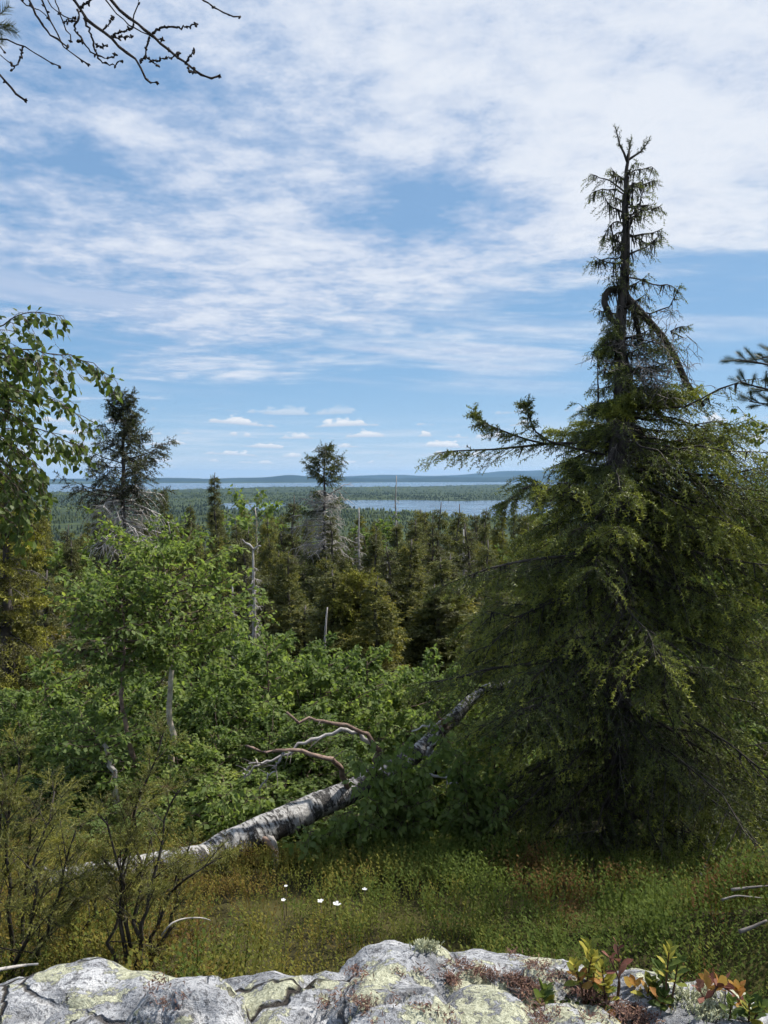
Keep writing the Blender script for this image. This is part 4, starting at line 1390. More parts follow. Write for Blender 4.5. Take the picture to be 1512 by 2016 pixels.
    for pts, r0, r1, mat in limbs:
        P = resample(rel(pts), 22, 1)
        P[1:-1] += rng.normal(0, 0.011, (20, 3))
        mb = MB()
        mb.tubes(P, np.linspace(r0 * .85, r1, 22) * (1 + np.abs(rng.normal(0, 0.18, 22))), 7)
        b = mb.build('branch', M[mat], o, True)
        Q, _, _, ln = side_shoots(rng, P[None], 7, np.array([0.16]), jitter=0.7, hang=0.1)
        mq = MB()
        mq.tubes(Q, (0.003 + ln * .006)[:, None] * np.array((1, .8, .6, .25)), 4, cap=False)
        mq.build('twigs', M['dead_dark'], b, False, 'stuff')


# ------------------------------------------------------------------ broad leaves that can be told apart
def leaf_mesh(name, mat, width=0.8, pointed=True, fold=0.10, curl=0.10):
    n = 6
    u = np.linspace(0, 1, n)
    w = np.array([0.02, .30, .40, .30, .16, 0.0]) if pointed else np.array([0.04, .20, .33, .40, .32, 0.03])
    mb = MB()
    mid = np.stack([u, u * 0, -curl * u ** 2], -1)
    L = np.stack([u, w * width, -curl * u ** 2 + fold * w], -1)
    Rr = np.stack([u, -w * width, -curl * u ** 2 + fold * w], -1)
    V = np.concatenate([mid, L, Rr])
    f = [(i, i + 1, n + i + 1, n + i) for i in range(n - 1)] + [(i + 1, i, 2 * n + i, 2 * n + i + 1) for i in range(n - 1)]
    mb.add(V, np.array(f), 0.5)
    me = mb.mesh(name)
    me.materials.append(mat)
    return me


from mathutils import Matrix


def put_leaf(me, parent, origin, direction, normal, size):
    """one leaf object under its plant"""
    d = direction / np.linalg.norm(direction)
    y = np.cross(normal, d)
    y /= max(np.linalg.norm(y), 1e-6)
    zv = np.cross(d, y)
    o = bpy.data.objects.new('leaf', me)
    COL.objects.link(o)
    o.parent = parent
    m = np.eye(4)
    m[:3, 0], m[:3, 1], m[:3, 2], m[:3, 3] = d * size, y * size, zv * size, origin
    o.matrix_basis = Matrix(m.tolist())
    return o


def leafy_branches(rng, root, base, lines, leaf_meshes, stuff_mat, limit, per_m, size, twig_mat, r=0.005, twn=6, twl=0.22, hang=0.15):
    """branches along the given polylines with side twigs; the first `limit` leaves are objects, the others one part"""
    wood, rest = MB(), MB()
    spots = []
    for pts in lines:
        P = resample(pts, 16, 2)
        P[1:-1] += rng.normal(0, 0.006, (14, 3))
        L = np.linalg.norm(np.diff(P, axis=0), axis=1).sum()
        wood.tubes(P, np.linspace(r, r * 0.3, 16), 5)
        m = max(3, int(twn * L / 0.4))
        Q, s, _, ln = side_shoots(rng, P[None], m, np.array([twl]), spread=0.8, hang=hang, droop=0.35, jitter=0.6, s0=0.08)
        wood.tubes(Q, (0.0012 + ln * .004)[:, None] * np.array((1, .8, .6, .3)), 4, cap=False)
        for W, k in [(P[None], int(L * per_m * 0.5) + 3)] + [(q[None], max(2, int(l * per_m))) for q, l in zip(Q, ln)]:
            u = 0.1 + 0.9 * rng.random((1, k))
            u[0, -1] = 1
            oo, tg = along(W, u)
            for a, b in zip(oo[0], tg[0]):
                d = b * 0.5 + rng.normal(0, 0.5, 3) + np.array((0, 0, -0.65))
                d /= np.linalg.norm(d)
                sz = size * (0.6 + 0.6 * rng.random())
                spots.append((a + d * sz * 0.45, d, unit(rng.normal(0, 0.7, 3) + np.array((0, -0.3, 0.6))), sz, a))
    order = rng.permutation(len(spots))
    pet = np.array([[spots[i][4], (spots[i][4] + spots[i][0]) / 2, spots[i][0]] for i in order])
    wood.tubes(pet, 0.0009, 3, cap=False)
    for j, i in enumerate(order):
        a, d, n, sz, _ = spots[i]
        if j < limit:
            put_leaf(leaf_meshes[j % len(leaf_meshes)], root, a, d, n, sz)
        else:
            rest.stamp(LEAF_V, LEAF_F, a[None], d[None], n[None], sz, sz * 0.8, np.array([0.3 + 0.5 * rng.random()]))
    wood.build('twigs', M[twig_mat], root, True)
    if rest.n:
        rest.build('leaves', M[stuff_mat], root, False, 'stuff')
    return len(spots)


def build_near_birch():
    rng = np.random.default_rng(71)
    x, d = -2.75, 4.0
    p = np.array((x, d, gz(x, d) - 0.05))
    o = thing('birch_tree', p, 'near birch reaching in from the left with large dark green leaves', 'birch tree')
    rel = lambda pts: np.array([at(*q) for q in pts]) - p
    mb = MB()
    tp = resample(np.array([(0, 0, 0), (0.04, 0.02, 1.2), (-0.03, -0.02, 2.4), (0.03, 0, 3.6), (0.0, 0.03, 4.6)]), 24, 2)
    mb.tubes(tp, np.linspace(0.07, 0.02, 24), 12)
    mb.build('trunk', M['birch_bark'], o, True)
    src = lambda z: np.array((np.interp(z, tp[:, 2], tp[:, 0]), np.interp(z, tp[:, 2], tp[:, 1]), z))
    lines = [[(-90, 690, 3.8), (0, 640, 3.8), (60, 612, 3.8), (125, 622, 3.8)],
             [(-140, 740, 3.9), (0, 682, 3.9), (70, 690, 3.9), (130, 700, 3.85), (190, 712, 3.8), (228, 745, 3.8)],
             [(-140, 760, 3.7), (-20, 700, 3.7), (60, 705, 3.7), (110, 735, 3.7)],
             [(-140, 800, 4.1), (0, 755, 4.1), (80, 775, 4.1), (150, 810, 4.1), (182, 850, 4.1)],
             [(-140, 830, 3.8), (0, 800, 3.8), (60, 840, 3.8), (120, 860, 3.8), (165, 880, 3.8)],
             [(-140, 880, 3.9), (-10, 850, 3.9), (40, 890, 3.9), (80, 930, 3.9), (88, 985, 3.9)],
             [(-140, 920, 3.7), (-40, 900, 3.7), (20, 940, 3.7), (50, 990, 3.7), (62, 1030, 3.7)],
             [(-160, 860, 4.2), (-40, 830, 4.2), (30, 850, 4.2), (90, 870, 4.2), (150, 890, 4.2)],
             [(-160, 960, 4.0), (-60, 960, 4.0), (0, 990, 4.0), (30, 1020, 4.0)],
             [(-160, 790, 4.1), (-60, 760, 4.1), (10, 740, 4.1), (50, 745, 4.1)],
             [(-160, 830, 3.9), (-60, 790, 3.9), (0, 780, 3.9), (60, 800, 3.9)], [(-160, 900, 4.0), (-60, 870, 4.0), (0, 880, 4.0), (40, 920, 4.0)],
             [(-160, 880, 3.8), (-60, 880, 3.8), (10, 910, 3.8), (45, 950, 3.8), (55, 1000, 3.8)], [(-160, 740, 3.9), (-60, 700, 3.9), (0, 690, 3.9), (40, 715, 3.9)], [(-160, 1000, 3.8), (-60, 985, 3.8), (0, 1010, 3.8), (40, 1050, 3.8)]]
    W = []
    limb = MB()
    for l in lines:
        q = rel(l)
        s = src(q[0, 2] - 0.25)
        limb.tubes(resample([s, s * 0.4 + q[0] * 0.6 + np.array((0, 0, .05)), q[0]], 6, 1), np.linspace(0.016, 0.006, 6), 6)
        W.append(q)
    limb.build('limbs', M['birch_twig'], o, True)
    lm = [leaf_mesh('leaf', M['near_leaf'], w, True, f, c) for w, f, c in ((1.0, .12, .10), (.92, .22, .18), (1.05, .05, .04), (.85, .3, -.05))]
    n = leafy_branches(rng, o, p, W, lm, 'near_leaf', 300, 62, 0.044, 'birch_twig', 0.005, 12, 0.22, 0.30)
    print('near birch leaves', n)


def build_sprouts():
    """low birch sprouts growing round the fallen trunk, leaves large enough to tell apart"""
    rng = np.random.default_rng(72)
    lm = [leaf_mesh('leaf', M['birch_leaf'], w, True, f, c) for w, f, c in ((1.0, .12, .10), (.92, .22, .18), (1.05, .05, .04))]
    spec = [((640, 1700, 5.75), 'leafy birch sprout in front of the fallen trunk', [(650, 1640), (690, 1600), (720, 1655), (600, 1665), (670, 1680), (745, 1630), (700, 1690)]),
            ((790, 1650, 5.65), 'birch sprout covering the middle of the fallen trunk with leaves', [(700, 1490), (745, 1450), (790, 1465), (840, 1500), (740, 1520), (775, 1545), (700, 1545), (850, 1570), (815, 1440), (870, 1460)]),
            ((940, 1640, 6.0), 'birch sprout with big leaves between the fallen trunk and the big spruce', [(860, 1420), (920, 1450), (970, 1440), (990, 1520), (900, 1520), (960, 1580), (1000, 1570), (880, 1590)]),
            ((430, 1660, 6.3), 'birch sprout behind the lower end of the fallen trunk', [(360, 1600), (400, 1540), (450, 1560), (490, 1600), (430, 1610), (520, 1570), (470, 1640), (380, 1650)])]
    for (px, py, d), label, tips in spec:
        p = at(px, py, d)
        p[2] = gz(p[0], p[1]) - 0.03
        o = thing('birch_sprout', p, label, 'birch sprout')
        W = []
        for tx, ty in tips:
            e = at(tx, ty, d - 0.15 + rng.normal(0, 0.2)) - p
            m = e * 0.55 + np.array((0, 0, 0.12 + 0.1 * rng.random())) + rng.normal(0, 0.03, 3)
            W.append(np.array([(0, 0, 0), m * 0.5, m, e]))
        leafy_branches(rng, o, p, W, lm, 'birch_leaf', 150, 75, 0.056, 'birch_twig', 0.006, 9, 0.22, 0.0)


# ------------------------------------------------------------------ pines reaching in from outside the frame
def build_near_pine():
    rng = np.random.default_rng(81)
    x, d = -1.55, 2.1
    p = np.array((x, d, gz(x, d) - 0.05))
    o = thing('pine_tree', p, 'pine hanging bare dark twigs into the top left of the sky', 'pine tree')
    rel = lambda pts, dd: np.array([at(q[0] * 0.31746, q[1] * 0.31746, dd) for q in pts]) - p
    mb = MB()
    tp = resample(np.array([(0, 0, 0), (-0.05, 0.03, 1.5), (0.02, 0, 3.0), (-0.03, 0.02, 5.0)]), 24, 2)
    mb.tubes(tp, np.linspace(0.10, 0.04, 24), 12)
    mb.build('trunk', M['bark'], o, True)
    # lines read off the photograph's corner (in its enlargement), then depth
    L = [(2.30, .0062, [(430, -40), (480, 40), (540, 120), (600, 175), (690, 225), (760, 300), (850, 380), (870, 415), (890, 490), (930, 530), (965, 545), (972, 510)]),
         (2.35, .0062, [(640, -40), (700, 20), (760, 75), (830, 130), (900, 180), (945, 215), (1000, 270), (1060, 325), (1140, 375), (1200, 435), (1270, 490), (1340, 495), (1360, 470)]),
         (2.30, .0040, [(945, 205), (975, 180), (1020, 165), (1080, 165), (1150, 165), (1215, 150)]),
         (2.30, .0036, [(690, 225), (740, 205), (820, 175)]), (2.30, .0030, [(690, 225), (740, 232), (815, 230)]),
         (2.30, .0034, [(930, 230), (910, 290), (900, 350), (945, 385), (980, 405)]), (2.30, .0030, [(945, 380), (1010, 370), (1070, 350), (1110, 332)]),
         (2.30, .0026, [(870, 390), (880, 365), (905, 350)]), (2.33, .0028, [(1155, 385), (1175, 350), (1205, 315)]), (2.33, .0028, [(1155, 390), (1175, 440), (1195, 460), (1210, 425)]),
         (2.36, .0032, [(640, -10), (700, 60), (760, 120), (830, 175), (900, 210), (950, 232), (1005, 247)]),
         (2.36, .0032, [(870, -20), (840, 50), (830, 110), (826, 160)]),
         (2.32, .0034, [(480, 60), (490, 110), (475, 145), (450, 165), (480, 200), (510, 255), (550, 300), (600, 345), (690, 365), (715, 340)]),
         (2.32, .0034, [(520, 110), (550, 180), (575, 240), (590, 320), (620, 380), (670, 400), (720, 402), (760, 375)]),
         (2.32, .0026, [(590, 275), (625, 290), (660, 285)]), (2.32, .0026, [(640, 190), (680, 140), (700, 105)]), (2.30, .0024, [(480, 255), (510, 258)]),
         (2.40, .0050, [(180, -20), (205, 50), (225, 100), (265, 160), (310, 210), (360, 245), (420, 292)]),
         (2.42, .0036, [(255, -20), (290, 70), (320, 150), (360, 235), (410, 310), (470, 360), (545, 397)]),
         (2.42, .0036, [(340, -20), (365, 60), (390, 130), (420, 210), (440, 258)]),
         (2.42, .0028, [(280, -20), (330, 45), (380, 90), (430, 120), (465, 115)]), (2.42, .0024, [(390, 140), (430, 128), (465, 130)]),
         (2.45, .0030, [(110, -20), (180, 40), (240, 60), (300, 110)]),
         (2.38, .0034, [(-60, 240), (0, 243), (60, 245), (140, 285), (200, 320), (280, 370), (330, 400), (370, 410)]), (2.38, .0030, [(140, 285), (135, 335), (110, 395), (75, 435)]),
         (2.34, .0055, [(-70, 410), (0, 465), (45, 510), (90, 570), (155, 622)]), (2.34, .0030, [(-60, 300), (0, 340), (40, 375), (70, 397)]), (2.34, .0030, [(-50, 230), (0, 295), (28, 325)]),
         (2.50, .0042, [(1180, -40), (1260, 0), (1330, 50), (1400, 90), (1440, 103), (1487, 103)]),
         (2.30, .0042, [(500, 50), (540, 20), (580, -15)])]
    hub = at(40, -190, 2.35) - p
    main = MB()
    start = np.array((np.interp(hub[2] - .3, tp[:, 2], tp[:, 0]), np.interp(hub[2] - .3, tp[:, 2], tp[:, 1]), hub[2] - .3))
    main.tubes(resample([start, start * 0.5 + hub * 0.5 + np.array((0, 0, .10)), hub, hub + np.array((.35, .05, .05)), hub + np.array((.75, .1, .02))], 20, 2), np.linspace(0.028, 0.009, 20), 8)
    for dd, r, pts in L:
        q = rel(pts, dd)
        if pts[0][1] < 0 or pts[0][0] < 0:       # runs on out of the frame to the limb
            ax = np.clip(q[0, 0] - 0.15, start[0], hub[0] + 0.7)
            k = np.array((ax, hub[1] + 0.03, hub[2] + 0.03)) if pts[0][1] < 0 else start + np.array((0, 0, 0.1))
            q = np.concatenate([[k], q])
        P = resample(q, 26, 1)
        P[1:-1] += rng.normal(0, 0.0018, (24, 3))
        rr = np.linspace(r, r * 0.5, 26) * (1 + rng.normal(0, 0.10, 26))
        b = MB()
        b.tubes(P, rr, 6)
        kn = rng.integers(4, 26, 5)                                     # knobs of old buds along the twig
        b.tubes(P[kn][:, None] + unit(rng.normal(0, 1, (5, 1, 3))) * (np.array((0, .5, 1.0))[None, :, None] * 0.009), np.array((.003, .0032, .001))[None].repeat(5, 0), 5)
        tipv = unit(rng.normal(0, 1, (3, 1, 3)))
        b.tubes(P[-1][None, None] + tipv * (np.array((0, .5, 1.0))[None, :, None] * 0.008), np.array((.0028, .0032, .001))[None].repeat(3, 0), 5)
        b.build('bare_twig', M['pine_twig'], o, True)
    main.build('limb', M['bark'], o, True)
    # one living tuft
    nd = MB()
    c = at(-4, 52, 2.36) - p
    dirs = unit(rng.normal(0, 0.5, (5, 3)) + np.array((0.7, -0.1, 0.35)))
    for k in range(7):
        nd.stamp(*T_PINE, c[None] + rng.normal(0, 0.010, (1, 3)), unit(rng.normal(0, 0.35, (1, 3)) + np.array(((0.55, -0.1, 0.5 - 0.17 * k),))), UP[None], 0.045, 0.042, np.array([0.55 + 0.4 * rng.random()]))
    nd.build('needle_tuft', M['pine'], o, False, 'stuff')
    # pine on the right edge
    d = 5.2
    x = (1720 - CX) / F * d
    p2 = np.array((x, d, gz(x, d) - 0.05))
    o2 = thing('pine_tree', p2, 'pine at the right picture edge, only dark needle sprays showing', 'pine tree')
    mb = MB()
    tp = resample(np.array([(0, 0, 0), (0.05, 0.03, 2), (0.0, 0, 4), (0.03, 0.02, 5.6)]), 24, 2)
    mb.tubes(tp, np.linspace(0.11, 0.04, 24), 12)
    mb.build('trunk', M['bark'], o2, True)
    w, nd = MB(), MB()
    for pts in ([(1720, 820, d), (1620, 770, d), (1540, 725, d), (1490, 712, d), (1452, 708, d)], [(1720, 850, d), (1600, 790, d), (1530, 770, d), (1480, 760, d), (1458, 752, d)], [(1720, 780, d), (1640, 730, d), (1570, 700, d), (1530, 700, d), (1500, 704, d)],
                [(1720, 880, d), (1620, 820, d), (1550, 800, d), (1500, 795, d), (1475, 790, d)], [(1720, 700, d), (1660, 680, d), (1600, 690, d), (1560, 720, d), (1530, 745, d)]):
        P = resample(np.array([at(*q) for q in pts]) - p2, 14, 2)
        w.tubes(P, np.linspace(0.016, 0.004, 14), 6)
        Q, s, _, ln = side_shoots(rng, P[None], 22, np.array([0.16]), hang=-0.2, droop=-0.1, s0=0.2, jitter=0.5)
        w.tubes(Q, 0.003, 4, cap=False)
        for q in Q:
            t = unit(q[-1] - q[0])
            for a in (1.0, 0.7, 0.4):
                nd.stamp(*T_PINE, (q[0] * (1 - a) + q[-1] * a)[None], t[None], UP[None], 0.065, 0.052, np.array([0.3 + 0.4 * rng.random()]))
        nd.stamp(*T_PINE, P[-1][None], unit(P[-1] - P[-3])[None], UP[None], 0.08, 0.055, np.array([0.5]))
    w.build('boughs', M['bark'], o2, True)
    nd.build('crown', M['pine'], o2, False, 'stuff')
    # birch twigs behind it
    d = 6.2
    x = (1760 - CX) / F * d
    p3 = np.array((x, d, gz(x, d) - 0.05))
    o3 = thing('birch_tree', p3, 'birch at the right picture edge, loose leafy twigs beside the big spruce', 'birch tree')
    mb = MB()
    tp = resample(np.array([(0, 0, 0), (0.05, 0.03, 1.5), (0.0, 0, 3), (0.03, 0.02, 4.4)]), 24, 2)
    mb.tubes(tp, np.linspace(0.06, 0.02, 24), 12)
    mb.build('trunk', M['birch_bark'], o3, True)
    lm = [leaf_mesh('leaf', M['near_leaf'], w_, True, f, c) for w_, f, c in ((1.0, .12, .10), (.92, .22, .18))]
    W = [np.array([at(*q) for q in l]) - p3 for l in (
        [(1760, 900, d), (1620, 850, d), (1540, 845, d), (1490, 840, d), (1452, 800, d)], [(1760, 940, d), (1600, 880, d), (1540, 870, d), (1500, 860, d), (1470, 855, d)],
        [(1760, 930, d), (1640, 900, d), (1560, 900, d), (1500, 885, d)], [(1760, 980, d), (1640, 930, d), (1560, 950, d), (1500, 940, d)], [(1760, 1000, d), (1640, 980, d), (1560, 1000, d), (1490, 1010, d)])]
    leafy_branches(rng, o3, p3, W, lm, 'near_leaf', 120, 60, 0.046, 'birch_twig', 0.007, 6, 0.25, 0.1)


# ------------------------------------------------------------------ junipers
def build_junipers():
    rng = np.random.default_rng(91)
    spec = [((262, 1905, 3.35), 'tall thin half-bare juniper standing behind the rock', [((225, 1800), (250, 1650), (285, 1540), (318, 1445)), ((240, 1800), (235, 1700), (215, 1640), (190, 1600)), ((290, 1780), (310, 1680), (330, 1610), (345, 1560)), ((215, 1880), (240, 1780), (245, 1720), (205, 1690)), ((330, 1850), (345, 1760), (360, 1700), (375, 1660)), ((300, 1850), (330, 1760), (400, 1700), (440, 1690)), ((270, 1820), (275, 1700), (262, 1620), (270, 1570))], 1.0),
            ((30, 1930, 3.5), 'bushy olive juniper at the left picture edge above the rock', [((20, 1800), (10, 1650), (20, 1550), (40, 1480)), ((60, 1820), (70, 1700), (90, 1620), (110, 1560)), ((0, 1850), (-30, 1720), (-40, 1600), (-30, 1500)), ((90, 1850), (120, 1740), (130, 1680), (150, 1640)), ((60, 1880), (110, 1820), (150, 1780), (170, 1740)), ((40, 1850), (50, 1740), (60, 1650), (65, 1590)), ((-40, 1850), (-70, 1700), (-90, 1600), (-90, 1520)), ((0, 1880), (-10, 1760), (-5, 1660), (5, 1580))], 1.25),
            ((150, 1890, 3.9), 'low spreading juniper between the tall thin one and the left edge', [((150, 1820), (140, 1740), (130, 1690), (120, 1650)), ((170, 1830), (190, 1780), (200, 1740), (190, 1700)), ((120, 1840), (90, 1790), (80, 1750), (60, 1720)), ((180, 1850), (210, 1830), (240, 1790), (260, 1760))], 1.0)]
    for (px, py, d), label, stems, dens in spec:
        p = at(px, py, d)
        p[2] = gz(p[0], p[1]) - 0.05
        o = thing('juniper_bush', p, label, 'juniper')
        wood, nd = MB(), MB()
        for st in stems:
            dd = d + rng.normal(0, 0.12)
            pts = [np.array((rng.normal(0, .05), rng.normal(0, .05), 0))] + [at(a, b, dd + rng.normal(0, 0.04)) - p for a, b in st]
            P = resample(pts, 12, 1)
            P[1:] += rng.normal(0, 0.008, (11, 3))
            L = np.linalg.norm(np.diff(P, axis=0), axis=1).sum()
            wood.tubes(P, np.linspace(0.011, 0.003, 12), 6, 0.2)
            n = int(8 * L * dens / 0.8) + 4
            Q, s, _, ln = side_shoots(rng, P[None], n, np.array([0.24 * dens]), spread=0.6, hang=-0.35, droop=0.15, jitter=0.5, s0=0.30, taper=0.5)
            wood.tubes(Q, (0.0015 + ln * .006)[:, None] * np.array((1, .8, .6, .3)), 4, 0.25, cap=False)
            Q2, s2, par, l2 = side_shoots(rng, Q, 7, ln * 0.5, spread=0.6, hang=-0.1, droop=0.2, jitter=0.5, s0=0.2)
            wood.tubes(Q2[:, (0, 3)], 0.0012 * np.array((1, .3))[None].repeat(len(Q2), 0), 3, 0.25, cap=False)
            brown = np.where(rng.random(len(Q2)) < 0.22, -0.35, 0.0)
            t = 0.68 + rng.normal(0, 0.14, len(Q))[par] + brown
            needle_shoots(rng, nd, Q2, t, 4, 0.045, 1.25, T_JUN, 0.18)
            needle_shoots(rng, nd, Q, 0.60 + rng.normal(0, 0.12, len(Q)), 4, 0.045, 1.25, T_JUN, 0.2)
        wood.build('stems', M['twig'], o, True)
        nd.build('foliage', M['juniper'], o, False, 'stuff')


# ------------------------------------------------------------------ heath of bilberry and crowberry
def sprig_template(seed, n=15):
    rng = np.random.default_rng(seed)
    V, Fc = [], []
    for i in range(n):
        st = i % 3
        a0 = st * 2.1 + 0.5
        h = 0.30 + 0.62 * (i + rng.random()) / n
        b = np.array((0.22 * h * math.cos(a0), 0.22 * h * math.sin(a0), h))
        a = rng.random() * 6.28
        d = unit(np.array((math.cos(a), math.sin(a), 0.7)))
        y = unit(np.cross(UP, d))
        l, w = 0.098 * (0.7 + 0.5 * rng.random()), 0.031
        k = len(V)
        V += [b, b + d * l * .5 + y * w, b + d * l, b + d * l * .5 - y * w]
        Fc.append((k, k + 1, k + 2, k + 3))
    for st in range(1):
        a0 = st * 2.1 + 0.5
        k = len(V)
        e = np.array((0.22 * math.cos(a0), 0.22 * math.sin(a0), 1))
        y = np.array((-math.sin(a0), math.cos(a0), 0)) * 0.012
        V += [-y, y, e + y * .3, e - y * .3]
        Fc.append((k, k + 1, k + 2, k + 3))
    return np.array(V), np.array(Fc)


def build_heath():
    rng = np.random.default_rng(95)
    mb = MB()
    temps = [sprig_template(k) for k in range(4)]

    def sow(n, x0, x1, y0, y1, hmin, hmax, wide=True):
        m = max(1, n // 10)                                    # cushions of about ten sprigs each
        cy_ = y0 + (y1 - y0) * rng.random(m) ** 0.85
        cx_ = (x0 + (x1 - x0) * rng.random(m)) * (cy_ / y1 if wide else 1.0)
        who = rng.integers(0, m, n)
        off = rng.normal(0, 1, (n, 2)) * (0.045 + 0.045 * rng.random(m))[who][:, None]
        x, y = cx_[who] + off[:, 0], np.maximum(cy_[who] + off[:, 1], 1.9)
        rad = np.hypot(off[:, 0], off[:, 1])
        c = fbm(np.stack([x / 0.9, y / 0.9, x * 0], -1), 3, 31)
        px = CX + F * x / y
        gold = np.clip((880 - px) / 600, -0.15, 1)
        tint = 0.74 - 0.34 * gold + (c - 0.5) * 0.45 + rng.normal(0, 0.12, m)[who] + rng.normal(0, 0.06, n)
        brown = (fbm(np.stack([x / 0.5, y / 0.7, x * 0 + 9], -1), 3, 33) > 0.66) & (rng.random(n) < 0.5)
        tint = np.where(brown, 0.12 + 0.12 * rng.random(n), tint)
        mound = np.exp(-((x - 1.85) / 0.45) ** 2 - ((y - 3.55) / 0.45) ** 2) > 0.35
        tint = np.where(mound, np.where(rng.random(m)[who] < 0.22, 0.16, 0.80 + rng.normal(0, 0.1, n)), tint)
        h = (hmin + (hmax - hmin) * rng.random(m)[who]) * (0.65 + 0.8 * c) * np.clip(1.08 - 2.0 * rad, 0.5, 1.1) * (0.85 + 0.25 * rng.random(n))
        z = ground_z(x, y, False) - 0.01
        a = rng.random(n) * 6.28
        pick = rng.integers(0, 4, n)
        for q in range(4):
            sel = pick == q
            tv, tf = temps[q]
            ca, sa = np.cos(a[sel])[:, None], np.sin(a[sel])[:, None]
            hh = h[sel][:, None]
            lx = off[sel, 0][:, None] * 4.0 + rng.normal(0, 0.1, (sel.sum(), 1))
            ly = off[sel, 1][:, None] * 4.0 + rng.normal(0, 0.1, (sel.sum(), 1))
            vx = (tv[None, :, 0] * ca - tv[None, :, 1] * sa) * hh + lx * tv[None, :, 2] * hh
            vy = (tv[None, :, 0] * sa + tv[None, :, 1] * ca) * hh + ly * tv[None, :, 2] * hh
            V = np.stack([x[sel][:, None] + vx, y[sel][:, None] + vy, z[sel][:, None] + tv[None, :, 2] * hh], -1)
            f = (tf[None] + (np.arange(sel.sum()) * len(tv))[:, None, None]).reshape(-1, 4)
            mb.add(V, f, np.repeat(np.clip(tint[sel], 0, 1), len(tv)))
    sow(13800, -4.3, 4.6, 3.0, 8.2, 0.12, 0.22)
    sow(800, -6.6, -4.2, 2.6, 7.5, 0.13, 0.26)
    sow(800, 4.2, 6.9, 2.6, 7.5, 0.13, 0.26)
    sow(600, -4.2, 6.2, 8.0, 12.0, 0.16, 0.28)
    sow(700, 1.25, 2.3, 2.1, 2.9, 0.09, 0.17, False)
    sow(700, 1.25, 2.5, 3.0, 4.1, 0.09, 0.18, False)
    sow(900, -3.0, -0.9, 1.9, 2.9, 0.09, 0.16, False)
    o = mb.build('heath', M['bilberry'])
    tag(o, 'low heath of green bilberry and golden-brown crowberry covering the slope', 'heath', kind='stuff')
    # small white flowers
    names = ['white flower head nearest the fallen trunk in the heath', 'small white flower left of the white pair in the heath', 'left flower of the bright white pair in the heath', 'largest brightest white flower in the heath', 'small white flower on the right in the heath']
    for (px, py, r), lb in zip(((563, 1745, .012), (558, 1773, .015), (631, 1775, .019), (663, 1782, .024), (718, 1752, .016)), names):
        t = 4.2
        for _ in range(20):
            q = at(px, py, t)
            t += (gz(q[0], q[1]) + 0.17 - q[2]) / (q[2] / t) * 0.8 if abs(q[2]) > 1e-6 else 0
            t = min(max(t, 3.0), 6.0)
        q = at(px, py, t)
        o = thing('white_flower', q, lb, 'flower', 'white flowers in the heath')
        for k in range(5):
            a = k * 1.257 + rng.random() * .4
            m2 = MB()
            d = np.array((math.cos(a), math.sin(a), 0.25 + .3 * rng.random()))
            m2.stamp(np.array([(0, 0, 0), (.45, .32, .08), (.85, .3, .05), (1, 0, 0), (.85, -.3, .05), (.45, -.32, .08)], float), np.array([(0, 5, 4, 3, 2, 1)]), np.zeros((1, 3)), d[None], UP[None], r, r, 0.5)
            m2.build('petal', M['white'], o)
        m2 = MB()
        m2.tubes(np.array([(0, 0, -0.17), (0.005, 0, -0.09), (0, 0, 0)]), 0.0018, 5)
        m2.build('stem', M['birch_twig'], o)
    # bare sticks lying about
    sticks = [([(-20, 1912, 2.9), (20, 1905, 2.95), (50, 1900, 3.0), (75, 1898, 3.0)], .008, 'pale bare stick at the left picture edge above the rock'),
              ([(318, 1842, 3.3), (335, 1818, 3.3), (360, 1808, 3.35), (400, 1806, 3.4), (414, 1812, 3.4)], .0045, 'thin arched dry stem beside the tall thin juniper'),
              ([(1440, 1752, 3.4), (1470, 1748, 3.4), (1500, 1745, 3.4), (1530, 1742, 3.4)], .007, 'grey stick in the heath at the right picture edge'),
              ([(1455, 1835, 3.1), (1480, 1826, 3.1), (1510, 1812, 3.1)], .009, 'short grey stick on the red-leaved mound at the right'),
              ([(1420, 1772, 3.35), (1450, 1763, 3.35), (1500, 1768, 3.35)], .005, 'thin dry twig below the grey stick at the right'),
              ([(70, 1712, 4.6), (85, 1705, 4.6), (98, 1718, 4.6), (100, 1740, 4.6)], .010, 'bent pale stick behind the left end of the fallen trunk')]
    for pts, r, lb in sticks:
        m2 = MB()
        P = resample(path(pts), 12, 1)
        m2.tubes(P, np.linspace(r, r * 0.5, 12), 6)
        tag(m2.build('stick', M['dead_dark' if 'right' in lb else 'dead'], None, True), lb, 'stick')


